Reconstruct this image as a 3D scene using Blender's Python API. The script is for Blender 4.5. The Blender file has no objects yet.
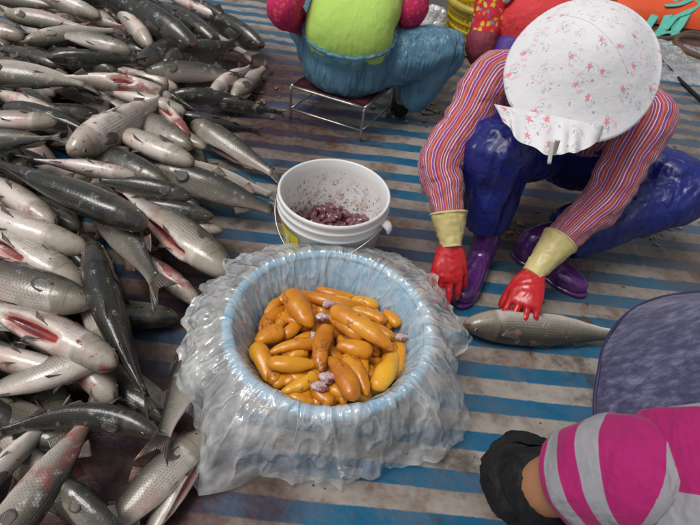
import bpy, bmesh, math, random
import numpy as np
from mathutils import Vector

# ------------------------------------------------------------------ camera, world, sun, exposure
SC = bpy.context.scene
COL = SC.collection
CAM_H = 1.35
FOC, PITCH, ROLL = 560.0, math.radians(43.9), math.radians(8.0)      # focal length in pixels of a 700 px wide picture
_c, _s, _cp, _sp = math.cos(ROLL), math.sin(ROLL), math.cos(PITCH), math.sin(PITCH)
FWD = np.array([0, _cp, -_sp]); UP0 = np.array([0, _sp, _cp]); RT0 = np.array([1.0, 0, 0])
RT = _c*RT0 + _s*UP0; UPV = -_s*RT0 + _c*UP0
CAMP = np.array([0, 0, CAM_H])
cam_d = bpy.data.cameras.new('camera'); cam = bpy.data.objects.new('camera', cam_d); COL.objects.link(cam)
cam_d.sensor_width = 36; cam_d.lens = FOC/700*36; cam_d.clip_start = 0.02; cam_d.clip_end = 400
from mathutils import Matrix
cam.matrix_world = Matrix(((RT[0], UPV[0], -FWD[0], 0), (RT[1], UPV[1], -FWD[1], 0), (RT[2], UPV[2], -FWD[2], CAM_H), (0, 0, 0, 1)))
cam_d.dof.use_dof = True; cam_d.dof.focus_distance = 1.25; cam_d.dof.aperture_fstop = 9.0
SC.camera = cam

SUN_EL, SUN_AZ = math.radians(66), math.radians(-118)                 # azimuth from +Y towards +X
world = bpy.data.worlds.new('World'); SC.world = world; world.use_nodes = True
wn = world.node_tree.nodes; wl = world.node_tree.links
bg = wn['Background']; sky = wn.new('ShaderNodeTexSky'); sky.sky_type = 'NISHITA'; sky.sun_disc = False
sky.sun_elevation = SUN_EL; sky.sun_rotation = SUN_AZ; sky.air_density = 1.2; sky.dust_density = 4.0; sky.ozone_density = 1.0
hs_ = wn.new('ShaderNodeHueSaturation'); hs_.inputs['Saturation'].default_value = 0.22          # overcast: the blue washed out
wl.new(sky.outputs[0], hs_.inputs['Color']); wl.new(hs_.outputs[0], bg.inputs[0]); bg.inputs[1].default_value = 0.088
sd = bpy.data.lights.new('sun', 'SUN'); sun = bpy.data.objects.new('sun', sd); COL.objects.link(sun)
sd.energy = 1.5; sd.angle = math.radians(24); sd.color = (1.0, 0.965, 0.92)
_sv = Vector((math.sin(SUN_AZ)*math.cos(SUN_EL), math.cos(SUN_AZ)*math.cos(SUN_EL), math.sin(SUN_EL)))
sun.rotation_euler = (-_sv).to_track_quat('-Z', 'Y').to_euler(); sun.location = (_sv*6)
SC.view_settings.view_transform = 'Standard'; SC.view_settings.look = 'None'
SC.view_settings.gamma = 1; SC.view_settings.use_curve_mapping = False
SC.view_settings.exposure = 0.05
SC.cycles.max_bounces = 6; SC.cycles.diffuse_bounces = 3; SC.cycles.glossy_bounces = 3; SC.cycles.transparent_max_bounces = 10

# ------------------------------------------------------------------ helpers
rnd = random.Random(7)
def at(px, py, z=0.0):
    d = RT*(px-350)/FOC - UPV*(py-262.5)/FOC + FWD
    return CAMP + d*((z-CAM_H)/d[2])
def vec(*a): return np.array(a, float)
def unit(v):
    v = np.asarray(v, float); return v/(np.linalg.norm(v)+1e-12)

class Waves:                                   # smooth pseudo-noise: a few warped plane waves
    def __init__(s, seed, n=9):
        r = np.random.RandomState(seed)
        s.k = r.normal(size=(n, 3)); s.k /= np.linalg.norm(s.k, axis=1)[:, None]
        s.m = r.uniform(.55, 1.9, n); s.p = r.uniform(0, 6.28, n); s.q = r.uniform(0, 6.28, (n, 3))
    def __call__(s, P, f):
        P = np.asarray(P)*f
        w = np.stack([np.sin(P[..., 1]*.7+s.q[0, 0]), np.sin(P[..., 2]*.7+s.q[0, 1]), np.sin(P[..., 0]*.7+s.q[0, 2])], -1)
        X = (P+w*.9) @ s.k.T
        return np.sin(X*s.m+s.p).mean(-1)*1.7

def new_mesh(name, V, F, mats=(), uv=None, midx=None, smooth=True):
    me = bpy.data.meshes.new(name)
    V = np.asarray(V, float).reshape(-1, 3)
    me.from_pydata(V.tolist(), [], F)
    for m in mats: me.materials.append(m)
    if midx is not None: me.polygons.foreach_set('material_index', np.asarray(midx, np.int32))
    if uv is not None:
        l = me.uv_layers.new(name='UVMap')
        li = np.empty(len(me.loops), np.int32); me.loops.foreach_get('vertex_index', li)
        if isinstance(uv, list): flat = np.asarray(uv, float)                      # per loop
        else: flat = np.asarray(uv, float)[li]
        l.data.foreach_set('uv', flat.ravel())
    if smooth: me.polygons.foreach_set('use_smooth', np.ones(len(me.polygons), bool))
    me.update(); return me
def link(name, me, parent=None, loc=None):
    o = bpy.data.objects.new(name, me); COL.objects.link(o)
    if parent is not None: o.parent = parent
    if loc is not None: o.location = tuple(loc)
    return o
def tag(o, label=None, cat=None, group=None, kind=None):
    if label: o['label'] = label
    if cat: o['category'] = cat
    if group: o['group'] = group
    if kind: o['kind'] = kind
    return o
def thing(name, loc, label, cat, group=None):
    return tag(link(name, None, None, loc), label, cat, group)

def grid_faces(n, m, closed=True, flip=False):
    F = []
    for i in range(n-1):
        for j in range(m if closed else m-1):
            k = (j+1) % m
            f = (i*m+j, i*m+k, (i+1)*m+k, (i+1)*m+j)
            F.append(f[::-1] if flip else f)
    return F
def grid_uv_loops(U, F, n, m):                 # per-loop uv for a closed grid: no seam jump
    out = []
    for f in F:
        js = [v % m for v in f if v < n*m]
        wrap = (0 in js) and (m-1 in js)
        for v in f:
            if v >= n*m: out.append((0, 0)); continue
            i, j = divmod(v, m)
            out.append((U[i], (m if (wrap and j == 0) else j)/m))
    return out
def catmull(C, n):
    C = np.asarray(C, float); k = len(C)
    Pp = np.vstack([2*C[0]-C[1], C, 2*C[-1]-C[-2]])
    t = np.linspace(0, k-1, n); i = np.minimum(t.astype(int), k-2); u = (t-i)[:, None]
    p0, p1, p2, p3 = Pp[i], Pp[i+1], Pp[i+2], Pp[i+3]
    return .5*((2*p1)+(-p0+p2)*u+(2*p0-5*p1+4*p2-p3)*u*u+(-p0+3*p1-3*p2+p3)*u**3)
def loft(ctrl, n=24, m=20, ref=(0, 0, 1), power=2.0):
    """ctrl rows x,y,z,a,b: a = radius along ref x tangent, b = radius along the direction nearest to ref"""
    C = np.array([c if len(c) == 5 else (*c[:3], c[3], c[3]) for c in ctrl], float)
    Q = catmull(C, n); P = Q[:, :3]; a = np.maximum(Q[:, 3], 1e-4); b = np.maximum(Q[:, 4], 1e-4)
    T = np.gradient(P, axis=0); T /= np.linalg.norm(T, axis=1)[:, None]+1e-12
    R = np.zeros_like(P); r = np.array(ref, float)
    for i in range(n):
        r = r-(r@T[i])*T[i]
        if np.linalg.norm(r) < 1e-6: r = np.array([1., .1, 0])-T[i]*T[i][0]
        r = unit(r); R[i] = r
    S = np.cross(R, T)
    ph = np.linspace(0, 2*np.pi, m, endpoint=False)
    cs, sn = np.cos(ph), np.sin(ph)
    if power != 2.0:
        cs = np.sign(cs)*np.abs(cs)**(2/power); sn = np.sign(sn)*np.abs(sn)**(2/power)
    V = P[:, None]+S[:, None]*(a[:, None, None]*cs[None, :, None])+R[:, None]*(b[:, None, None]*sn[None, :, None])
    nrm = unit3(S[:, None]*(cs[None, :, None]/a[:, None, None])+R[:, None]*(sn[None, :, None]/b[:, None, None]))
    L = np.concatenate([[0], np.cumsum(np.linalg.norm(np.diff(P, axis=0), axis=1))])
    return V, nrm, L
def unit3(A): return A/(np.linalg.norm(A, axis=-1, keepdims=True)+1e-12)
def tube_mesh(name, V, L, mats, caps=(True, True), smooth=True, thick=0):
    n, m = V.shape[:2]
    F = grid_faces(n, m); Vf = V.reshape(-1, 3)
    extra = []
    if caps[0]:
        extra.append(V[0].mean(0)); c = n*m+len(extra)-1
        F += [(c, (j+1) % m, j) for j in range(m)]
    if caps[1]:
        extra.append(V[-1].mean(0)); c = n*m+len(extra)-1; o = (n-1)*m
        F += [(c, o+j, o+(j+1) % m) for j in range(m)]
    uv = grid_uv_loops(L, F, n, m)
    if extra: Vf = np.vstack([Vf, extra])
    me = new_mesh(name, Vf, F, mats, uv, smooth=smooth)
    bm = bmesh.new(); bm.from_mesh(me); bmesh.ops.recalc_face_normals(bm, faces=bm.faces); bm.to_mesh(me); bm.free()
    return me
def tube(name, ctrl, mat, parent=None, n=24, m=18, ref=(0, 0, 1), wr=0, wf=20, seed=1, stretch=None, caps=(True, True), org=None, power=2.0):
    V, N, L = loft(ctrl, n, m, ref, power)
    if wr:
        w = Waves(seed); v = .6*w(V, wf*3.5)+.9*(.5-np.abs(Waves(seed+3)(V, wf*3.2)))+.3*Waves(seed+5)(V, wf*8)
        if stretch is not None: v = .5*v+.7*w(V*np.asarray(stretch), wf*3.5)
        V = V+N*(wr*v)[..., None]
    if org is not None: V = V-np.asarray(org)
    return link(name, tube_mesh(name, V, L, [mat], caps), parent)
def piece(ctrl, n=14, m=14, ref=(0, 0, 1), power=2.0):
    V, N, L = loft(ctrl, n, m, ref, power); return V
def ball(c, r, ax=None, n=8, m=12):
    r = np.broadcast_to(np.asarray(r, float), 3)
    ax = np.eye(3) if ax is None else np.array(ax)
    th = np.linspace(.12, np.pi-.12, n); ph = np.linspace(0, 2*np.pi, m, endpoint=False)
    X = np.stack([np.sin(th)[:, None]*np.cos(ph), np.sin(th)[:, None]*np.sin(ph), np.cos(th)[:, None]*np.ones(m)], -1)*r
    return np.asarray(c)+X @ ax
def fuse(name, pieces, voxel, mats, parent=None, org=None, smooth=6, wr=0, wf=15, seed=3, stretch=None):
    """union of closed lofts as one continuous skin"""
    bm = bmesh.new()
    for V in pieces:
        n, m = V.shape[:2]
        vs = [bm.verts.new(p) for p in V.reshape(-1, 3)]
        for f in grid_faces(n, m): bm.faces.new([vs[k] for k in f])
        bm.faces.new(vs[:m][::-1]); bm.faces.new(vs[(n-1)*m:])
    bmesh.ops.recalc_face_normals(bm, faces=bm.faces)
    me = bpy.data.meshes.new('tmp'); bm.to_mesh(me); bm.free()
    o = bpy.data.objects.new('tmp', me); COL.objects.link(o)
    md = o.modifiers.new('r', 'REMESH'); md.mode = 'VOXEL'; md.voxel_size = voxel
    sm = o.modifiers.new('s', 'SMOOTH'); sm.factor = .5; sm.iterations = smooth
    dg = bpy.context.evaluated_depsgraph_get(); dg.update()
    me2 = bpy.data.meshes.new_from_object(o.evaluated_get(dg)); me2.name = name
    bpy.data.objects.remove(o); bpy.data.meshes.remove(me)
    k = len(me2.vertices); co = np.empty(k*3); me2.vertices.foreach_get('co', co); co = co.reshape(-1, 3)
    if wr:
        no = np.empty(k*3); me2.vertices.foreach_get('normal', no); no = no.reshape(-1, 3)
        w = Waves(seed); v = w(co, wf*3)
        if stretch is not None: v = .4*v+1.3*(.5-np.abs(Waves(seed+3)(co*np.asarray(stretch), wf*2.2)))+.5*(.5-np.abs(Waves(seed+4)(co*np.asarray(stretch), wf*5)))
        co = co+no*(wr*v)[:, None]
    if org is not None: co = co-np.asarray(org)
    me2.vertices.foreach_set('co', co.ravel())
    me2.materials.clear()
    for m_ in mats: me2.materials.append(m_)
    me2.polygons.foreach_set('use_smooth', np.ones(len(me2.polygons), bool)); me2.update()
    return link(name, me2, parent)

# ------------------------------------------------------------------ materials
class M:
    def __init__(s, name):
        s.mat = bpy.data.materials.new(name); s.mat.use_nodes = True
        s.t = s.mat.node_tree; s.b = s.t.nodes['Principled BSDF']; s.out = s.t.nodes['Material Output']
    def n(s, typ, ins=None, **props):
        nd = s.t.nodes.new('ShaderNode'+typ)
        for k, v in props.items(): setattr(nd, k, v)
        for k, v in (ins or {}).items():
            sk = nd.inputs[k]
            if hasattr(v, 'node'): s.t.links.new(v, sk)
            else:
                if sk.type == 'RGBA' and len(v) == 3: v = (*v, 1)
                sk.default_value = v
        return nd
    def set(s, **kw):
        for k, v in kw.items():
            k = k.replace('_', ' '); sk = s.b.inputs[k]
            if hasattr(v, 'node'): s.t.links.new(v, sk)
            else:
                if sk.type == 'RGBA' and len(v) == 3: v = (*v, 1)
                sk.default_value = v
        return s
    def math(s, op, a, b=0.0, c=0.0, clamp=False):
        return s.n('Math', {0: a, 1: b, 2: c}, operation=op, use_clamp=clamp).outputs[0]
    def mix(s, f, a, b, blend='MIX'):
        return s.n('Mix', {0: f, 6: a, 7: b}, data_type='RGBA', blend_type=blend).outputs[2]
    def ramp(s, f, stops, interp='LINEAR'):
        nd = s.n('ValToRGB', {0: f}); cr = nd.color_ramp; cr.interpolation = interp
        while len(cr.elements) < len(stops): cr.elements.new(.5)
        for e, (p, c) in zip(cr.elements, stops):
            e.position = p; e.color = (*c, 1) if len(c) == 3 else c
        return nd.outputs[0]
    def noise(s, vecs, scale, detail=3, rough=.55, w=None):
        ins = {'Vector': vecs, 'Scale': scale, 'Detail': detail, 'Roughness': rough}
        if w is None: return s.n('TexNoise', ins).outputs[0]
        ins['W'] = w; return s.n('TexNoise', ins, noise_dimensions='4D').outputs[0]
    def smooth(s, x, a, b):
        return s.n('MapRange', {0: x, 1: a, 2: b, 3: 0.0, 4: 1.0}, interpolation_type='SMOOTHSTEP').outputs[0]
    def obj(s): return s.n('TexCoord').outputs['Object']
    def uv(s):
        u = s.n('UVMap').outputs[0]; sp = s.n('SeparateXYZ', {0: u}); return u, sp.outputs[0], sp.outputs[1]
    def rand(s): return s.n('ObjectInfo').outputs['Random']
    def bump(s, h, strength=.3, dist=.002, normal=None):
        ins = {'Strength': strength, 'Distance': dist, 'Height': h}
        if normal is not None: ins['Normal'] = normal
        s.t.links.new(s.n('Bump', ins).outputs[0], s.b.inputs['Normal']); return s

def m_plain(name, col, rough=.5, var=.25, scale=20, bump=.15, bscale=120, dist=.001, spec=.5, fold=0, **kw):
    m = M(name); o = m.obj()
    nz = m.noise(o, scale, 4)
    c = m.mix(nz, tuple(x*(1-var) for x in col), tuple(min(1, x*(1+var)) for x in col))
    m.set(Base_Color=c, Roughness=rough, Specular_IOR_Level=spec, **kw)
    if fold:
        rd = m.math('ABSOLUTE', m.math('SUBTRACT', m.noise(o, 9, 3, .55), .5)); rd2 = m.math('ABSOLUTE', m.math('SUBTRACT', m.noise(m.n('Mapping', {0: o, 3: (1.6, 1, .6)}).outputs[0], 17, 2, .5), .5))
        hh = m.math('ADD', m.math('ADD', m.smooth(rd, 0, .2), m.math('MULTIPLY', m.smooth(rd2, 0, .2), .6)), m.math('MULTIPLY', m.noise(o, bscale, 3), .15))
        m.bump(hh, .5, fold)
    else: m.bump(m.noise(o, bscale, 3), bump, dist)
    return m.mat

# --- tarp
TARP_PER, TARP_YAW, TARP_U0 = 0.1172, math.radians(-2.1), 0.9198
def m_tarp():
    m = M('striped woven tarp'); o = m.obj()
    sp = m.n('SeparateXYZ', {0: o}); x, y = sp.outputs[0], sp.outputs[1]
    u = m.math('ADD', m.math('MULTIPLY', x, math.sin(TARP_YAW)), m.math('MULTIPLY', y, math.cos(TARP_YAW)))
    wob = m.math('MULTIPLY', m.math('SUBTRACT', m.noise(o, 3.0, 2), .5), .016)
    far = m.smooth(y, 1.7, 2.6)
    wob2 = m.math('MULTIPLY', m.math('MULTIPLY', m.math('SUBTRACT', m.noise(o, 9.0, 2), .5), .06), far)
    edge = m.math('MULTIPLY', m.math('SUBTRACT', m.noise(o, 90, 2), .5), .004)
    u = m.math('ADD', m.math('ADD', m.math('ADD', u, wob), wob2), edge)
    ph = m.math('FRACT', m.math('DIVIDE', m.math('SUBTRACT', TARP_U0+20*TARP_PER+.0, u), TARP_PER))
    blue = m.math('SUBTRACT', 1.0, m.smooth(ph, .475, .525))
    blue = m.math('MULTIPLY', blue, m.smooth(ph, 0.0, .04))
    weave = m.n('TexBrick', {'Vector': o, 'Scale': 1.0, 'Mortar Size': .0006, 'Brick Width': .004, 'Row Height': .004}).outputs['Fac']
    n1 = m.noise(o, 7, 5, .6); n2 = m.noise(o, 2.2, 4, .6); n3 = m.noise(o, 38, 4, .6)
    cw = m.mix(n3, (.27, .245, .215), (.40, .37, .33)); cb = m.mix(n1, (.002, .072, .155), (.006, .145, .27))
    c = m.mix(blue, cw, cb)
    # brown grime that clings to the pale stripes, dark wet patches, blood
    grime = m.smooth(m.math('ADD', m.math('MULTIPLY', n1, .7), m.math('MULTIPLY', n3, .3)), .40, .66)
    c = m.mix(m.math('MULTIPLY', grime, m.math('SUBTRACT', .88, m.math('MULTIPLY', blue, .45))), c, (.135, .075, .050))
    dark = m.smooth(m.noise(o, 4.3, 5, .65, ), .54, .68)
    c = m.mix(m.math('MULTIPLY', dark, .72), c, (.03, .026, .024))
    def blob(cx, cy, r0, r1):
        d = m.n('VectorMath', {0: o, 1: (cx, cy, 0)}, operation='DISTANCE').outputs['Value']
        d = m.math('ADD', d, m.math('MULTIPLY', m.math('SUBTRACT', n1, .5), r1*.9))
        return m.math('SUBTRACT', 1.0, m.smooth(d, r0, r1))
    bl = None
    for (px, py, r0, r1, k) in BLOOD:
        p = at(px, py, 0); b = m.math('MULTIPLY', blob(p[0], p[1], r0, r1), k)
        bl = b if bl is None else m.math('MAXIMUM', bl, b)
    c = m.mix(m.math('MULTIPLY', bl, m.math('ADD', .60, m.math('MULTIPLY', n3, .6)), clamp=True), c, (.048, .007, .005))
    gm = None
    for (px, py, r0, r1, k) in GRIME:
        p = at(px, py, 0); b = m.math('MULTIPLY', blob(p[0], p[1], r0, r1), k); gm = b if gm is None else m.math('MAXIMUM', gm, b)
    c = m.mix(m.math('MULTIPLY', gm, m.math('ADD', .25, m.math('MULTIPLY', n3, .9)), clamp=True), c, (.11, .085, .065))
    spot = m.smooth(m.noise(o, 26, 2), .71, .74)
    c = m.mix(spot, c, (.16, .02, .015))
    m.set(Base_Color=c, Roughness=m.n('MapRange', {0: m.noise(o, 6, 4), 1: .3, 2: .7, 3: .14, 4: .6}).outputs[0], Specular_IOR_Level=.45)
    h = m.math('ADD', m.math('MULTIPLY', weave, -.05), m.math('ADD', m.noise(o, 18, 4), m.math('MULTIPLY', n3, .4)))
    m.bump(h, .55, .006)
    return m.mat
GRIME = [(660, 130, .3, 1.0, .75), (560, 240, .15, .45, .7), (440, 90, .1, .6, .7), (680, 250, .1, .4, .6), (470, 60, .2, .7, .7)]
BLOOD = [(250, 75, .16, .55, 1), (300, 130, .12, .40, .8), (265, 130, .05, .3, .9), (230, 95, .1, .4, 1), (90, 445, .2, .5, 1), (265, 500, .03, .13, .8), (150, 480, .1, .35, 1), (190, 280, .1, .4, .9),
         (400, 240, .12, .3, .55), (545, 235, .1, .26, .5), (330, 110, .05, .25, .7), (690, 265, .1, .25, .5)]

# --- fish
def m_fish():
    m = M('mullet skin'); uvv, u, v = m.uv(); o = m.obj(); rd = m.rand()
    w = m.math('MULTIPLY', rd, 57.0)
    tone = m.n('Attribute', attribute_type='OBJECT', attribute_name='tone').outputs['Fac']
    blood = m.n('Attribute', attribute_type='OBJECT', attribute_name='blood').outputs['Fac']
    mm = m.math('MULTIPLY', m.math('ABSOLUTE', m.math('SUBTRACT', v, .5)), 2.0)
    n1 = m.noise(o, 9, 4, .6, w); n2 = m.noise(o, 34, 3, .6, w); n3 = m.noise(o, 150, 2, .5, w)
    k = m.math('ADD', mm, m.math('MULTIPLY', m.math('SUBTRACT', n1, .5), .22))
    k = m.math('ADD', k, m.math('MULTIPLY', m.math('SUBTRACT', tone, .5), .62))
    body = m.ramp(k, [(0, (.70, .62, .56)), (.20, (.64, .58, .51)), (.38, (.40, .365, .31)), (.58, (.15, .135, .098)), (.76, (.036, .034, .026)), (1, (.009, .009, .008))])
    # scales: staggered rows along the flank
    cv = m.n('CombineXYZ', {0: m.math('MULTIPLY', u, 46.0), 1: m.math('MULTIPLY', v, 40.0), 2: 0.0}).outputs[0]
    br = m.n('TexBrick', {'Vector': cv, 'Scale': 1.0, 'Mortar Size': .10, 'Mortar Smooth': .6, 'Brick Width': 1.0, 'Row Height': 1.0, 'Color1': (.75, .75, .75), 'Color2': (1, 1, 1), 'Mortar': (0, 0, 0)}, offset=.5)
    fx = m.math('FRACT', m.math('MULTIPLY', v, 40.0)); mid = m.math('SUBTRACT', 1.0, m.math('ABSOLUTE', m.math('MULTIPLY', m.math('SUBTRACT', fx, .5), 2.0)))
    onbody = m.math('MULTIPLY', m.smooth(u, .21, .27), m.smooth(mm, .10, .34))
    streak = m.math('MULTIPLY', m.math('POWER', mid, 2.0), .80)
    dk = m.math('MULTIPLY', onbody, m.math('ADD', streak, m.math('MULTIPLY', br.outputs['Fac'], .35)), clamp=True)
    body = m.mix(m.math('MULTIPLY', dk, .72), body, (.045, .042, .034))
    shine = m.math('MULTIPLY', m.math('MULTIPLY', onbody, m.smooth(n2, .56, .70)), m.math('SUBTRACT', 1.0, br.outputs['Fac']))
    body = m.mix(m.math('MULTIPLY', shine, .42), body, (.66, .64, .60))
    head = m.ramp(k, [(0, (.46, .40, .34)), (.35, (.27, .235, .18)), (.6, (.12, .105, .08)), (.9, (.03, .028, .024))])
    c = m.mix(m.math('SUBTRACT', 1.0, m.smooth(u, .185, .215)), body, head)
    # pink flush and blood
    flush = m.math('MULTIPLY', m.math('MULTIPLY', m.smooth(n1, .45, .66), m.smooth(u, .16, .30)), m.math('SUBTRACT', 1.0, m.smooth(k, .1, .55)))
    c = m.mix(m.math('MULTIPLY', flush, .50), c, (.56, .27, .21))
    cv2 = m.math('POWER', m.math('COSINE', m.math('MULTIPLY', v, 6.2832)), 2.0); ge = m.math('SUBTRACT', u, m.math('SUBTRACT', .221, m.math('MULTIPLY', cv2, .05)))
    gill = m.math('SUBTRACT', 1.0, m.smooth(m.math('ABSOLUTE', ge), .002, .010))
    gill = m.math('MULTIPLY', gill, m.math('SUBTRACT', 1.0, m.math('POWER', cv2, .5)))
    c = m.mix(m.math('MULTIPLY', gill, m.math('ADD', .15, m.math('MULTIPLY', m.smooth(n2, .4, .6), .5))), c, m.mix(m.math('MULTIPLY', m.smooth(n1, .5, .62), blood), (.022, .018, .015), (.25, .02, .02)))
    pre = m.math('SUBTRACT', 1.0, m.smooth(m.math('ABSOLUTE', m.math('SUBTRACT', u, .135)), .002, .008)); c = m.mix(m.math('MULTIPLY', m.math('MULTIPLY', pre, m.smooth(mm, .15, .3)), .38), c, (.05, .04, .03))
    cheek = m.math('MULTIPLY', m.smooth(n2, .48, .62), m.math('SUBTRACT', 1.0, m.smooth(u, .19, .22))); c = m.mix(m.math('MULTIPLY', cheek, .13), c, (.30, .24, .10))
    mo = m.math('MULTIPLY', m.math('SUBTRACT', 1.0, m.smooth(m.math('ABSOLUTE', m.math('SUBTRACT', mm, .40)), .03, .08)), m.math('SUBTRACT', 1.0, m.smooth(u, .025, .04))); c = m.mix(m.math('MULTIPLY', mo, .8), c, (.04, .015, .012))
    bs = m.smooth(m.math('ADD', m.noise(o, 13, 4, .6, m.math('ADD', w, 11.0)), m.math('MULTIPLY', m.math('SUBTRACT', blood, .5), .36)), .55, .72)
    bs2 = m.smooth(m.math('ADD', m.noise(m.n('VectorMath', {0: o, 1: m.n('Combine' + 'XYZ', {0: m.math('MULTIPLY', n3, .01), 1: m.math('MULTIPLY', n2, .02), 2: 0.0}).outputs[0]}, operation='ADD').outputs[0], 44, 5, .7, m.math('ADD', w, 5.0)), m.math('MULTIPLY', blood, .09)), .655, .72)
    c = m.mix(m.math('MAXIMUM', m.math('MULTIPLY', bs, .85), bs2), c, (.27, .012, .014))
    grey = m.math('MULTIPLY', m.math('MULTIPLY', m.smooth(n2, .46, .66), m.smooth(mm, .04, .22)), m.math('SUBTRACT', 1.0, m.smooth(k, .36, .54))); c = m.mix(m.math('MULTIPLY', grey, .42), c, (.22, .205, .175))
    cutm = m.n('Attribute', attribute_type='GEOMETRY', attribute_name='cut').outputs['Fac']
    cn = m.math('ADD', cutm, m.math('MULTIPLY', m.math('SUBTRACT', n2, .5), .25))
    c = m.mix(m.math('MULTIPLY', m.smooth(cn, .12, .34), .75), c, (.58, .26, .21))
    c = m.mix(m.smooth(cn, .40, .62), c, m.mix(m.smooth(n1, .40, .60), (.13, .006, .008), (.36, .05, .045)))
    snout = m.math('SUBTRACT', 1.0, m.smooth(u, .006, .02)); c = m.mix(m.math('MULTIPLY', snout, .6), c, (.20, .07, .06))
    m.set(Base_Color=c, Roughness=m.n('MapRange', {0: n2, 1: .3, 2: .7, 3: .17, 4: .42}).outputs[0], Specular_IOR_Level=.6, Coat_Weight=.35, Coat_Roughness=.09)
    h = m.math('ADD', m.math('MULTIPLY', m.math('MULTIPLY', br.outputs['Fac'], onbody), -.5), m.math('ADD', m.math('MULTIPLY', n2, .8), m.math('MULTIPLY', n3, .35)))
    m.bump(h, .6, .003)
    return m.mat
def m_fin():
    m = M('fin membrane'); uvv, u, v = m.uv(); o = m.obj()
    ray = m.math('ABSOLUTE', m.math('SINE', m.math('MULTIPLY', v, 38.0)))
    nz = m.noise(o, 25, 3, .5, m.math('MULTIPLY', m.rand(), 31.0))
    c = m.mix(ray, (.035, .033, .028), (.15, .13, .11))
    c = m.mix(m.smooth(nz, .5, .7), c, (.32, .17, .14))
    m.set(Base_Color=c, Roughness=.3, Specular_IOR_Level=.6); m.bump(ray, .5, .0012)
    tr = m.n('BsdfTransparent', {0: (.9, .85, .8, 1)}).outputs[0]; mx = m.n('MixShader', {0: m.math('ADD', .55, m.math('MULTIPLY', ray, .35)), 1: tr, 2: m.b.outputs[0]}); m.t.links.new(mx.outputs[0], m.out.inputs[0])
    return m.mat
def m_flesh(name, a, b, rough=.2):
    m = M(name); o = m.obj(); nz = m.noise(o, 45, 4)
    m.set(Base_Color=m.mix(m.smooth(nz, .35, .65), a, b), Roughness=rough, Specular_IOR_Level=.6, Coat_Weight=.3); m.bump(m.noise(o, 90, 3), .6, .003)
    return m.mat
def m_roe():
    m = M('roe sac'); uvv, u, v = m.uv(); o = m.obj(); w = m.math('MULTIPLY', m.rand(), 43.0)
    n1 = m.noise(o, 16, 3, .5, w)
    c = m.ramp(m.math('ADD', m.math('MULTIPLY', n1, .7), m.math('MULTIPLY', m.rand(), .3)), [(.22, (.40, .095, .003)), (.48, (.64, .23, .006)), (.75, (.80, .40, .02))])
    wv = m.n('TexNoise', {'Vector': o, 'Scale': 17.0, 'Detail': 4.0, 'Roughness': .6, 'W': w}, noise_dimensions='4D').outputs[0]
    vein = m.math('SUBTRACT', 1.0, m.smooth(m.math('ABSOLUTE', m.math('SUBTRACT', wv, .5)), .004, .018))
    vein = m.math('MULTIPLY', vein, m.smooth(m.noise(o, 15, 1, .5, m.math('ADD', w, 9.0)), .50, .60))
    c = m.mix(m.math('MULTIPLY', vein, .7), c, (.20, .03, .008))
    red = m.smooth(m.noise(o, 22, 2, .5, m.math('ADD', w, 19.0)), .66, .74)
    c = m.mix(m.math('MULTIPLY', red, .75), c, (.30, .03, .012))
    m.set(Base_Color=c, Roughness=.30, Specular_IOR_Level=.5, Coat_Weight=.22, Coat_Roughness=.12, Sheen_Weight=.05)
    m.bump(m.math('ADD', m.noise(o, 45, 5, .65), m.math('MULTIPLY', vein, .25)), .55, .0035)
    return m.mat
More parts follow.
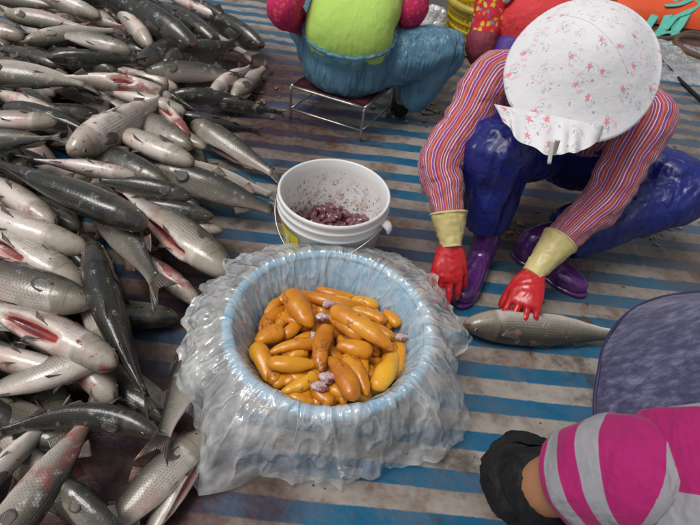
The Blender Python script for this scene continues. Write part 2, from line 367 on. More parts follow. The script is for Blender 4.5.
def m_film(name='clear film', base=.50, var=.5, blood=.5, tint=(.80, .83, .84), use_uv=False, smear=None):
    m = M(name); o = m.obj()
    n1 = m.noise(o, 14, 4); n2 = m.noise(o, 55, 4, .6)
    st = m.n('Mapping', {0: m.n('UVMap').outputs[0], 3: (1, .45, 1)}).outputs[0] if use_uv else m.n('Mapping', {0: o, 3: (1, 1, .35)}).outputs[0]
    rid = m.math('ABSOLUTE', m.math('SUBTRACT', m.noise(st, 17, 2.2, .5), .5))
    vo = m.n('TexVoronoi', {'Vector': o, 'Scale': 24.0}); sp = m.math('SUBTRACT', 1.0, m.smooth(vo.outputs['Distance'], .09, .14))
    pick = m.smooth(m.n('SeparateColor', {0: vo.outputs['Color']}).outputs[0], .86, .88)
    red = m.math('MULTIPLY', m.math('MULTIPLY', sp, pick), blood)
    red = m.math('MAXIMUM', red, m.math('MULTIPLY', m.smooth(m.noise(o, 9, 4, .65), .66, .78), blood*.8))
    c = m.mix(red, m.mix(n1, tint, (.9, .9, .89)), (.45, .03, .03))
    cvv = m.n('VectorMath', {0: m.n('VectorMath', {0: st, 3: 1.0}, operation='SCALE').outputs[0], 1: m.n('CombineXYZ', {0: m.math('MULTIPLY', n1, .05), 1: m.math('MULTIPLY', n2, .03), 2: 0.0}).outputs[0]}, operation='ADD').outputs[0]
    crum = m.n('TexVoronoi', {'Vector': cvv, 'Scale': 34.0}).outputs['Distance']
    crease = m.math('SUBTRACT', 1.0, m.smooth(rid, .0, .06)); st2 = m.n('Mapping', {0: m.n('UVMap').outputs[0], 2: (0, 0, .7), 3: (1.0, .5, 1)}).outputs[0] if use_uv else m.n('Mapping', {0: o, 2: (.5, .9, .3), 3: (.5, 1.2, 1)}).outputs[0]
    rid2 = m.math('ABSOLUTE', m.math('SUBTRACT', m.noise(st2, 14, 2.2, .5), .5)); crease2 = m.math('SUBTRACT', 1.0, m.smooth(rid2, .0, .05))
    m.set(Base_Color=c, Roughness=.10, Specular_IOR_Level=1.0, Coat_Weight=.5, Coat_Roughness=.05)
    m.bump(m.math('ADD', m.math('ADD', m.math('MULTIPLY', m.smooth(rid, .0, .10), .6), m.math('MULTIPLY', m.smooth(rid2, .0, .08), .5)), m.math('ADD', m.math('MULTIPLY', n2, .25), m.math('MULTIPLY', crum, .9))), .8, .006)
    if smear is not None:
        dd = m.math('ADD', m.n('VectorMath', {0: o, 1: smear}, operation='DISTANCE').outputs['Value'], m.math('MULTIPLY', m.math('SUBTRACT', m.noise(o, 45, 4, .7), .5), .10))
        sm_ = m.math('SUBTRACT', 1.0, m.smooth(dd, .02, .06)); c = m.mix(m.math('MULTIPLY', sm_, .85), c, (.38, .015, .02)); m.set(Base_Color=c); red = m.math('MAXIMUM', red, sm_)
    tr = m.n('BsdfTransparent', {0: (.95, .97, .98, 1)}).outputs[0]
    fac = m.math('ADD', m.math('ADD', base-var*.5, m.math('MULTIPLY', n1, var)), m.math('MULTIPLY', red, .5))
    fac = m.math('ADD', fac, m.math('ADD', m.math('MULTIPLY', crease, .10), m.math('MULTIPLY', crease2, .10)), clamp=True)
    mx = m.n('MixShader', {0: fac, 1: tr, 2: m.b.outputs[0]}); nb = m.b.inputs['Normal'].links[0].from_socket
    gl = m.n('BsdfGlossy', {'Color': (1, 1, 1), 'Roughness': .07, 'Normal': nb}).outputs[0]; fz = m.math('POWER', m.n('LayerWeight', {'Blend': .5, 'Normal': nb}).outputs['Facing'], 4.0)
    m2 = m.n('MixShader', {0: m.math('ADD', m.math('MULTIPLY', fz, .30), .045, clamp=True), 1: mx.outputs[0], 2: gl}); m.t.links.new(m2.outputs[0], m.out.inputs[0])
    return m.mat
def m_cloth_stripes(name, stops, period, axis='v', wob=.02, rough=.8):
    m = M(name); uvv, u, v = m.uv(); o = m.obj()
    t = v if axis == 'v' else u
    t = m.math('ADD', t, m.math('MULTIPLY', m.math('SUBTRACT', m.noise(o, 12, 2), .5), wob))
    ph = m.math('FRACT', m.math('DIVIDE', t, period))
    c = m.ramp(ph, stops, 'CONSTANT')
    c = m.mix(.35, c, m.mix(1.0, c, m.mix(m.noise(o, 60, 3), (.55, .55, .55), (1.1, 1.1, 1.1)), 'MULTIPLY'))
    m.set(Base_Color=c, Roughness=rough, Specular_IOR_Level=.25, Sheen_Weight=.1)
    rd = m.smooth(m.math('ABSOLUTE', m.math('SUBTRACT', m.noise(m.n('Mapping', {0: o, 2: (.4, .3, .6), 3: (1.7, .7, 1)}).outputs[0], 13, 3, .5), .5)), 0, .18)
    m.bump(m.math('ADD', m.math('ADD', m.math('MULTIPLY', m.noise(o, 40, 3), .35), rd), m.math('MULTIPLY', m.noise(o, 500, 1), .10)), .55, .007)
    return m.mat
def m_hat():
    m = M('printed cotton'); uvv, u, v = m.uv(); o = m.obj()
    vo = m.n('TexVoronoi', {'Vector': uvv, 'Scale': 15.0, 'Randomness': .55}, voronoi_dimensions='2D')
    sc = m.n('VectorMath', {0: uvv, 3: 15.0}, operation='SCALE').outputs[0]
    ps = m.n('VectorMath', {0: vo.outputs['Position'], 3: 15.0}, operation='SCALE').outputs[0]
    d = m.n('VectorMath', {0: sc, 1: ps}, operation='SUBTRACT').outputs[0]
    col = m.n('SeparateColor', {0: vo.outputs['Color']})
    d = m.n('VectorRotate', {'Vector': d, 'Angle': m.math('MULTIPLY', m.math('SUBTRACT', col.outputs[0], .5), 1.6)}, rotation_type='Z_AXIS').outputs[0]
    sp = m.n('SeparateXYZ', {0: d}); x = m.math('DIVIDE', sp.outputs[0], .33); y = m.math('DIVIDE', sp.outputs[1], .33)
    x2 = m.math('MULTIPLY', x, x); y2 = m.math('MULTIPLY', y, y); y3 = m.math('MULTIPLY', y2, y)
    q = m.math('SUBTRACT', m.math('ADD', x2, y2), 1.0); q3 = m.math('MULTIPLY', m.math('MULTIPLY', q, q), q)
    f = m.math('SUBTRACT', q3, m.math('MULTIPLY', x2, y3))
    line = m.math('SUBTRACT', 1.0, m.smooth(m.math('ABSOLUTE', f), .02, .06))
    line = m.math('MULTIPLY', line, m.smooth(m.math('ADD', x2, y2), .35, .5))
    big = m.math('LESS_THAN', .30, col.outputs[1])
    # inside: grey pen squiggles and a pink blossom
    inside = m.math('SUBTRACT', 1.0, m.smooth(m.math('ADD', x2, y2), .28, .36))
    sq = m.math('SUBTRACT', 1.0, m.smooth(m.math('ABSOLUTE', m.math('SUBTRACT', m.noise(uvv, 95, 1), .5)), .015, .045))
    sq = m.math('MULTIPLY', sq, inside)
    ang = m.math('ARCTAN2', m.math('ADD', y, .55), m.math('SUBTRACT', x, .1))
    rr = m.math('SQRT', m.math('ADD', m.math('POWER', m.math('SUBTRACT', x, .1), 2.0), m.math('POWER', m.math('ADD', y, .55), 2.0)))
    petal = m.math('ADD', .30, m.math('MULTIPLY', m.math('COSINE', m.math('MULTIPLY', ang, 5.0)), .09))
    fl = m.math('LESS_THAN', rr, petal); fl = m.math('MULTIPLY', fl, m.math('LESS_THAN', .66, col.outputs[2]))
    c = m.mix(m.math('MULTIPLY', m.math('MULTIPLY', line, big), .38), (.80, .79, .81), (.72, .32, .40))
    c = m.mix(m.math('MULTIPLY', sq, .62), c, (.22, .23, .27)); c = m.mix(m.math('MULTIPLY', fl, .75), c, (.80, .20, .25))
    tiny = m.math('MULTIPLY', m.smooth(m.noise(uvv, 70, 1), .70, .73), m.math('SUBTRACT', 1.0, inside))
    c = m.mix(m.math('MULTIPLY', tiny, .6), c, (.22, .23, .32))
    m.set(Base_Color=c, Roughness=.85, Specular_IOR_Level=.2); m.bump(m.math('ADD', m.noise(o, 22, 3), m.math('MULTIPLY', m.noise(o, 600, 1), .2)), .6, .007)
    return m.mat
def m_vinyl(name, col, col2, rough=.25, fold=.006):
    m = M(name); o = m.obj(); nz = m.noise(o, 6, 4)
    m.set(Base_Color=m.mix(nz, col, col2), Roughness=m.n('MapRange', {0: m.noise(o, 20, 3), 1: .3, 2: .7, 3: rough*.7, 4: rough*1.6}).outputs[0], Specular_IOR_Level=.55, Coat_Weight=.15)
    st = m.n('Mapping', {0: o, 2: (.3, .2, .4), 3: (1.5, 1.5, .38)}).outputs[0]
    rd = m.smooth(m.math('ABSOLUTE', m.math('SUBTRACT', m.noise(st, 9, 2, .5), .5)), 0, .20); rd2 = m.smooth(m.math('ABSOLUTE', m.math('SUBTRACT', m.noise(o, 17, 2), .5)), 0, .14)
    m.bump(m.math('ADD', m.math('ADD', rd, m.math('MULTIPLY', rd2, .22)), m.math('MULTIPLY', m.noise(o, 70, 2), .08)), .6, fold)
    return m.mat
def m_bucket():
    m = M('stained white plastic'); o = m.obj(); n1 = m.noise(o, 8, 3)
    g = m.n('NewGeometry'); sp = m.n('SeparateXYZ', {0: o})
    r = m.math('SQRT', m.math('ADD', m.math('POWER', sp.outputs[0], 2.0), m.math('POWER', sp.outputs[1], 2.0)))
    inner = m.math('LESS_THAN', r, m.math('ADD', .1365, m.math('MULTIPLY', sp.outputs[2], .1)))
    lo = m.math('SUBTRACT', 1.0, m.smooth(sp.outputs[2], .10, .29))
    s1 = m.smooth(m.math('ADD', m.noise(o, 75, 4, .7), m.math('MULTIPLY', lo, .10)), .60, .70)
    s2 = m.smooth(m.math('ADD', m.noise(o, 22, 5, .7), m.math('MULTIPLY', lo, .12)), .56, .74)
    c = m.mix(n1, (.74, .74, .73), (.82, .82, .80))
    c = m.mix(m.math('MULTIPLY', m.math('MULTIPLY', s2, inner), .55), c, (.42, .22, .15))
    c = m.mix(m.math('MULTIPLY', m.math('MULTIPLY', s1, inner), .85), c, (.19, .06, .045))
    so = m.smooth(m.noise(o, 60, 3, .6), .70, .75); c = m.mix(m.math('MULTIPLY', so, .7), c, (.38, .10, .07))
    m.set(Base_Color=c, Roughness=.32, Specular_IOR_Level=.5); m.bump(m.noise(o, 60, 3), .08, .002)
    return m.mat
def m_floral(name, base, spots, scale=38.0):
    m = M(name); o = m.obj()
    vo = m.n('TexVoronoi', {'Vector': o, 'Scale': scale}); cc = m.n('SeparateColor', {0: vo.outputs['Color']}).outputs[0]
    pal = m.ramp(cc, [(i/len(spots), s) for i, s in enumerate(spots)], 'CONSTANT')
    msk = m.math('SUBTRACT', 1.0, m.smooth(m.math('ADD', vo.outputs['Distance'], m.math('MULTIPLY', m.math('SUBTRACT', m.noise(o, 60, 3), .5), 1.1)), .36, .46))
    m.set(Base_Color=m.mix(msk, base, pal), Roughness=.8, Specular_IOR_Level=.25); m.bump(m.noise(o, 35, 3), .4, .004)
    return m.mat
def m_lilac():
    m = M('brushed lilac cloth'); o = m.obj()
    st = m.n('Mapping', {0: o, 2: (0, .4, .7), 3: (.35, 1.6, 1)}).outputs[0]
    n1 = m.noise(st, 55, 5, .7); n2 = m.noise(o, 10, 3)
    c = m.ramp(m.math('ADD', m.math('MULTIPLY', n1, .65), m.math('MULTIPLY', n2, .35)), [(.34, (.022, .022, .055)), (.5, (.065, .063, .13)), (.66, (.19, .185, .29))])
    m.set(Base_Color=c, Roughness=.75, Specular_IOR_Level=.3, Sheen_Weight=.2); m.bump(m.math('ADD', n1, n2), .5, .004)
    return m.mat
def m_woven_blue():
    m = M('blue woven plastic'); o = m.obj(); n1 = m.noise(o, 8, 4)
    st = m.n('Mapping', {0: o, 3: (2.6, 2.6, .5)}).outputs[0]; n2 = m.noise(st, 10, 3)
    wv = m.n('TexBrick', {'Vector': o, 'Scale': 1.0, 'Mortar Size': .0008, 'Brick Width': .006, 'Row Height': .004}).outputs['Fac']
    c = m.mix(m.math('ADD', m.math('MULTIPLY', n1, .5), m.math('MULTIPLY', n2, .5)), (.03, .18, .34), (.32, .56, .70))
    m.set(Base_Color=c, Roughness=.28, Specular_IOR_Level=.55); rd = m.smooth(m.math('ABSOLUTE', m.math('SUBTRACT', m.noise(st, 5, 3, .55), .5)), 0, .15)
    m.bump(m.math('ADD', m.math('ADD', n2, rd), m.math('MULTIPLY', wv, -.12)), .7, .014)
    tr = m.n('BsdfTransparent', {0: (.45, .75, .95, 1)}).outputs[0]
    mx = m.n('MixShader', {0: .64, 1: tr, 2: m.b.outputs[0]}); m.t.links.new(mx.outputs[0], m.out.inputs[0])
    return m.mat
MAT = dict(
    tarp=m_tarp(), fish=m_fish(), fin=m_fin(), roe=m_roe(), film=m_film(base=.33, var=.62, use_uv=True, smear=tuple(at(206, 350, .15)-vec(-.030, .940, 0))), hat=m_hat(), bucket=m_bucket(), lilac=m_lilac(), wblue=m_woven_blue(),
    eye_i=m_plain('fish iris', (.30, .27, .20), .12, bump=0), eye_p=m_plain('pupil', (.006, .006, .008), .08, bump=0),
    wound=m_flesh('open wound', (.20, .008, .01), (.42, .10, .08)), membrane=m_flesh('pale membrane', (.60, .47, .44), (.24, .07, .09)),
    offal=m_flesh('purple offal', (.075, .016, .026), (.22, .085, .095)), scrap=m_flesh('fish scraps', (.26, .17, .13), (.10, .04, .032)),
    concrete=m_plain('wet concrete', (.07, .062, .055), .35, .5, 4, .4, 30, .01),
    basin=m_plain('light blue plastic', (.16, .48, .70), .35, .12, 6, .05),
    yellow=m_plain('yellow plastic', (.68, .50, .015), .4, .25, 9, .1), yrim=m_plain('dull yellow rim', (.48, .37, .045), .35, .3, 14, .1),
    ylabel=m_plain('yellow label', (.78, .66, .01), .4, .06, 6, .05), wmark=m_plain('white print', (.8, .8, .76), .5, .05, 6, 0),
    steel=m_plain('dull steel', (.42, .40, .37), .32, .3, 40, .1, Metallic=.85), seatm=m_plain('stained seat board', (.10, .028, .03), .45, .5, 18, .3),
    vinyl=m_vinyl('blue violet vinyl', (.004, .007, .085), (.008, .018, .22), .36, .012), boot=m_vinyl('purple rubber', (.055, .010, .10), (.12, .03, .19), .16, .002),
    glove=m_vinyl('red rubber', (.42, .008, .012), (.62, .02, .025), .28, .003), cuff=m_vinyl('cream rubber', (.60, .48, .17), (.72, .62, .29), .45),
    skin=m_plain('skin', (.36, .165, .085), .5, .15, 30, .2), hair=m_plain('black hair', (.012, .010, .009), .45, .3, 60, .4),
    lime=m_plain('lime cotton', (.50, .74, .16), .85, .06, 9, .35, 26, .006, .2, .003), green=m_plain('green cotton', (.10, .50, .17), .8, .1, 12, .2),
    dpant=m_plain('dark trousers', (.03, .045, .08), .8, .2, 12, .2), black=m_plain('black cloth', (.008, .008, .010), .7, .4, 18, .4, 40, .004, .3, .010),
    redvest=m_plain('coral red vest', (.70, .05, .06), .7, .08, 8, .3, 24, .006, .3, .008), maroon=m_plain('maroon oversleeve', (.22, .035, .055), .7, .15, 14, .4, 30, .005, .4, .008),
    purple=m_plain('purple cloth', (.06, .025, .24), .6, .2, 14, .3), navy=m_plain('navy cloth', (.012, .016, .05), .6, .3, 12, .3),
    pinksl=m_floral('magenta print', (.62, .03, .13), [(.70, .09, .10), (.66, .03, .19), (.72, .13, .09), (.58, .02, .15)], 55.0),
    floral=m_floral('floral print', (.66, .04, .05), [(.78, .50, .03), (.75, .03, .12), (.22, .32, .42), (.80, .58, .10), (.85, .22, .06)], 42.0),
    orange=m_plain('orange rubber', (.85, .17, .015), .45, .1, 14, .2), white=m_plain('white cotton', (.75, .73, .68), .8, .15, 30, .4),
    sack=m_plain('red orange sacking', (.72, .085, .02), .55, .12, 10, .3), teal=m_plain('teal paint', (.10, .45, .36), .6, .15, 30, .2),
    rope=m_plain('brown rope', (.09, .055, .035), .7, .4, 40, .6), piping=m_plain('dark purple piping', (.025, .018, .075), .6, .2, 30, .2),
    film2=m_film('crumpled clear sheet', .30, .4, .15), bagm=m_film('smeared clear bag', .62, .3, .1, (.72, .72, .68)),
)
BL = [(0, (.46, .07, .11)), (.09, (.70, .58, .58)), (.13, (.24, .06, .18)), (.21, (.68, .55, .56)), (.24, (.52, .09, .10)), (.33, (.58, .19, .10)), (.41, (.45, .03, .16)), (.50, (.68, .56, .57)),
      (.53, (.24, .08, .34)), (.64, (.80, .62, .58)), (.67, (.54, .10, .09)), (.79, (.62, .26, .14)), (.86, (.36, .05, .30)), (.95, (.80, .70, .70))]
MAT['blouse'] = m_cloth_stripes('striped blouse', BL, .15, 'v', .012)
MAT['blouse_body'] = m_cloth_stripes('striped blouse body', BL, .09, 'v', .006)
PG = [(0, (.40, .014, .14)), (.5, (.33, .325, .35))]
MAT['pinkgrey'] = m_cloth_stripes('pink and grey jersey', PG, .098, 'u', .003)
MAT['pinkgrey2'] = m_cloth_stripes('pink and grey jersey sleeve', PG, .046, 'u', .003)

# ------------------------------------------------------------------ ground and tarp
def sheet(name, x0, x1, y0, y1, nx, ny, fn, mat):
    X, Y = np.meshgrid(np.linspace(x0, x1, nx), np.linspace(y0, y1, ny)); Z = fn(X, Y)
    V = np.stack([X, Y, Z], -1)
    return link(name, new_mesh(name, V, grid_faces(ny, nx, False), [mat]))
tag(sheet('ground', -60, 60, -60, 60, 3, 3, lambda x, y: x*0-.012, MAT['concrete']), kind='structure')
w1, w2 = Waves(4), Waves(9)
def tarp_z(x, y):
    P3 = np.stack([x, y*1.0, x*0], -1)
    far = np.clip((y-1.6)/1.2, 0, 1)
    r = w1(P3, 9)*.003+w2(P3*vec(.6, 1.4, 1), 42)*.0022+far*np.maximum(0, w2(P3*vec(.35, 1.2, 1)+3, 34))*.010
    for (px, py, qx, qy, hgt) in FOLDS:
        p, q = at(px, py), at(qx, qy); d = unit(q-p); n_ = np.array([-d[1], d[0]])
        e = (x-p[0])*n_[0]+(y-p[1])*n_[1]; s_ = (x-p[0])*d[0]+(y-p[1])*d[1]; L_ = np.linalg.norm(q-p)
        r = r+hgt*np.exp(-(e/.008)**2)*np.clip(np.minimum(s_, L_-s_)/.06, 0, 1)
    return r
FOLDS = [(505, 345, 545, 425, .006), (620, 232, 660, 290, .006), (648, 232, 690, 290, .005), (348, 460, 352, 524, .004), (296, 130, 300, 165, .004), (520, 405, 600, 430, .003)]
tp = sheet('striped_tarp', -2.6, 3.4, -1.0, 3.63, 400, 380, tarp_z, MAT['tarp'])
tag(tp, 'blue and off white striped woven tarp spread under everything, stained with blood', 'tarp')

# ------------------------------------------------------------------ mullets
FT = np.array([0, .012, .03, .06, .10, .16, .22, .32, .45, .58, .70, .80, .90, .96, 1.0])
FH = np.array([.006, .022, .037, .054, .071, .090, .101, .112, .114, .105, .085, .062, .043, .038, .042])
FW = np.array([.006, .027, .042, .055, .064, .073, .079, .084, .082, .070, .052, .035, .021, .015, .011])
BODY = .86
class Frame:
    def __init__(s, head, tail, roll, bend, droop):
        s.h = np.asarray(head); s.L = np.linalg.norm(tail-head); T = (tail-head)/s.L
        s.T0 = T; H = -T; Z = vec(0, 0, 1); s.left = unit(np.cross(Z, H)); s.N = unit(np.cross(H, s.left))
        s.bend, s.droop = bend, droop
        r = math.radians(roll); s.D0 = math.cos(r)*s.N+math.sin(r)*s.left
    def P(s, t):
        t = np.asarray(t)[..., None]; k = 4*t*(1-t)
        return s.h+s.T0*(s.L*t)+s.left*(s.bend*s.L*k)+s.N*(s.droop*s.L*k)
    def map(s, t, y, z):                      # t 0..1 over the whole length, y sideways and z towards the back in lengths
        t = np.asarray(t, float); k = 4*(1-2*t)[..., None]
        T = unit3(s.T0*np.ones(t.shape+(1,))+s.left*(s.bend*k)+s.N*(s.droop*k))
        D = s.D0-(T@s.D0)[..., None]*T; D = unit3(D); W = np.cross(D, T)
        return s.P(t)+(W*np.asarray(y)[..., None]+D*np.asarray(z)[..., None])*s.L
RT_ = np.unique(np.concatenate([np.linspace(0, .05, 6), np.linspace(.05, .28, 20), np.linspace(.28, 1, 24)]))
RM = 26
def sstep(x, a, b):
    q = np.clip((x-a)/(b-a), 0, 1); return q*q*(3-2*q)
def fish_body(fr, girth, cut, org):
    t = RT_[:, None]; ph = np.linspace(0, 2*np.pi, RM, endpoint=False)[None, :]
    hh = np.interp(RT_, FT, FH)[:, None]*girth; hw = np.interp(RT_, FT, FW)[:, None]*girth
    ga = .215-.05*np.cos(ph)**2-.0*ph
    lat = np.abs(np.sin(ph))**3
    oper = 1+lat*(.038*sstep(t, .11, .20)*(1-sstep(t, ga-.003, ga+.009))-.014*np.exp(-((t-ga-.012)/.012)**2))
    y = hw*np.sin(ph)*oper; z = hh*np.cos(ph)*oper
    z = z+np.where(t < .05, (.05-t)*.10, 0)                              # snout slightly raised
    mouth = np.exp(-((ph-np.pi*.62)/.3)**2)+np.exp(-((ph-2*np.pi+np.pi*.62)/.3)**2)
    y = y*(1-.18*mouth*np.exp(-((t-.016)/.010)**2))
    keel = .006*np.sin(t*31)*np.sin(ph*3); z = z*(1+keel); y = y*(1+keel)
    mid = None
    if cut:
        c0, c1 = cut; win = sstep(t, c0, c0+.05)*(1-sstep(t, c1-.06, c1)); dphi = ph-np.pi-.12
        g = np.exp(-(dphi/(.10+.24*np.sin(np.pi*np.clip((t-c0)/(c1-c0), 0, 1))))**2)*win; lip = np.exp(-((np.abs(dphi)-.52)/.2)**2)*win
        z = z*(1-.72*g+.10*lip); y = y*(1+.12*lip)
    V = fr.map(np.broadcast_to(t*BODY, z.shape), np.broadcast_to(y, z.shape), z)-org
    n, m = V.shape[:2]; F = grid_faces(n, m)
    mi = [0]*len(F)
    if False:
        for k, f in enumerate(F):
            i, j = divmod(f[0], m); tt = RT_[i]; pp = (j+.5)*2*np.pi/m
            q_ = (tt-cut[0])/(cut[1]-cut[0])
            if 0 < q_ < 1 and abs(pp-np.pi-.12) < .42*math.sin(math.pi*q_)**.7: mi[k] = 1
    F += [tuple(range(m))[::-1], tuple(range((n-1)*m, n*m))]; mi += [0, 0]
    uv = grid_uv_loops(RT_, F, n, m)
    me = new_mesh('body', V.reshape(-1, 3), F, [MAT['fish']], uv)
    at_ = me.attributes.new('cut', 'FLOAT', 'POINT')
    at_.data.foreach_set('value', (g if cut else np.zeros((n, m))).astype(np.float32).ravel())
    return me
def fin_mesh(fr, org, base, tip, thick=.0022, n=7, q=5, curl=0, notch=None, name='fin'):
    """base(s), tip(s) -> (t,y,z) rows; double sheet that thins out to the edge"""
    s = np.linspace(0, 1, n); B = np.array([base(x) for x in s]); E = np.array([tip(x) for x in s])
    k = np.linspace(0, 1, q)[None, :, None]
    G = B[:, None]*(1-k)+E[:, None]*k
    G[..., 1] += curl*k[..., 0]**2*np.sin(s*5)[:, None]
    V = fr.map(G[..., 0], G[..., 1], G[..., 2])-org
    du = np.gradient(V, axis=0); dv = np.gradient(V, axis=1); Nn = unit3(np.cross(du, dv))
    th = (thick*fr.L*(1-.8*k))
    A, Bk = V+Nn*th, V-Nn*th
    F = grid_faces(n, q, False)+[tuple(x+n*q for x in f[::-1]) for f in grid_faces(n, q, False)]
    rim = [(i*q) for i in range(n)]+[(n-1)*q+j for j in range(1, q)]+[i*q+q-1 for i in range(n-2, -1, -1)]+[j for j in range(q-2, 0, -1)]
    for a, b in zip(rim, rim[1:]+rim[:1]): F.append((a, b, b+n*q, a+n*q))
    uvg = np.stack([np.broadcast_to(k[..., 0], (n, q)), np.broadcast_to(s[:, None], (n, q))], -1).reshape(-1, 2)
    return new_mesh(name, np.vstack([A.reshape(-1, 3), Bk.reshape(-1, 3)]), F, [MAT['fin']], np.vstack([uvg, uvg]))
def eye_mesh(fr, org, sgn, girth):
    c = fr.map(np.array([.062*BODY/.86]), np.array([sgn*.0525*girth]), np.array([.012]))[0]
    W = fr.map(np.array([.062]), np.array([sgn*1.]), np.array([0.]))[0]-fr.P(np.array([.062]))[0]; W = unit(W)
    T = fr.T0; T = unit(T-(T@W)*W); D = np.cross(W, T)
    r = .0125*fr.L*girth; th = np.array([.05, .3, .62, .95, 1.3, 1.6]); ph = np.linspace(0, 6.283, 12, endpoint=False)
    V = c+r*(np.sin(th)[:, None, None]*(np.cos(ph)[None, :, None]*T+np.sin(ph)[None, :, None]*D))+W*(.62*r*np.cos(th))[:, None, None]
    F = grid_faces(6, 12)+[tuple(range(12))[::-1]]; mi = [1]*24+[0]*36+[1]
    return new_mesh('eye', (V-org).reshape(-1, 3), F, [MAT['eye_i'], MAT['eye_p']], midx=mi)
def make_fish(head, tail, roll, bend, droop, girth, tone, blood, cut, label, group='mullets in the heap'):
    fr = Frame(np.asarray(head), np.asarray(tail), roll, bend, droop)
    org = fr.P(np.array([.45]))[0]-vec(0, 0, .09*fr.L)
    g = girth*.93
    root = thing('mullet', org, label, 'fish', group)
    b = link('body', fish_body(fr, g, cut, org), root); b['tone'] = float(min(1.0, tone+.07)); b['blood'] = float(blood)
    sp = rnd.uniform(.75, 1.12); wv = rnd.uniform(-.03, .03)
    def tb(s): return (.835, 0, (s-.5)*2*.032*g)
    def tt(s):
        a = (s-.5)*2; return (.925+.075*abs(a)**1.3, wv*a+.012*math.sin(s*9+wv*80), a*.105*g*sp)
    link('tail_fin', fin_mesh(fr, org, tb, tt, .003, 11, 6, .012, name='tail_fin'), root)
    fold = rnd.uniform(.08, .75)
    hd = lambda t: np.interp(t/BODY, FT, FH)*g
    lean = rnd.uniform(-.03, .03)
    link('dorsal_fin', fin_mesh(fr, org, lambda s: (.40+.075*s, 0, hd(.40+.075*s)*.97), lambda s: (.435+.075*s, lean*(1-s), hd(.42)+(.078*(1-s)**.8+.004)*fold*(1-.25*math.sin(s*14)**2)), .003, 11, 5, name='dorsal_fin'), root)
    link('dorsal_fin', fin_mesh(fr, org, lambda s: (.62+.07*s, 0, hd(.62+.07*s)*.96), lambda s: (.655+.07*s, lean*.7*(1-s), hd(.62+.07*s)+(.062*(1-s)**.7+.006)*fold), .003, 9, 5, name='dorsal_fin'), root)
    link('anal_fin', fin_mesh(fr, org, lambda s: (.61+.08*s, 0, -hd(.61+.08*s)*.96), lambda s: (.65+.075*s, -lean*(1-s), -hd(.61+.08*s)-(.058*(1-s)**.7+.006)*fold), .003, 9, 5, name='anal_fin'), root)
    for sg in (-1, 1):
        wy = np.interp(.215, FT, FW)*g; out = rnd.uniform(.004, .026)
        link('pectoral_fin', fin_mesh(fr, org, lambda s: (.192+.006*s, sg*wy*(.97-.06*s), .030-.034*s), lambda s: (.215+.082*math.sqrt(max(0, 1-((s-.42)/.6)**2)), sg*(wy*.93+out*(.4+.6*math.sin(s*2.6))), .046-.078*s), .0022, 11, 6, name='pectoral_fin'), root)
        py = .03*g
        link('pelvic_fin', fin_mesh(fr, org, lambda s: (.315+.02*s, sg*py, -hd(.32)*.90), lambda s: (.40+.01*s, sg*(py+.012+.03*s), -hd(.36)*(.98+.06*s)), .0025, name='pelvic_fin'), root)
        link('eye', eye_mesh(fr, org, sg, g), root)
    return root
def copy_thing(o, loc, rotz, scale, label=None, group=None):
    c = o.copy(); COL.objects.link(c); c.location = tuple(loc); c.rotation_euler = (0, 0, rotz); c.scale = (scale,)*3
    if label: c['label'] = label
    if group: c['group'] = group
    for ch in o.children:
        k = ch.copy(); COL.objects.link(k); k.parent = c
    return c
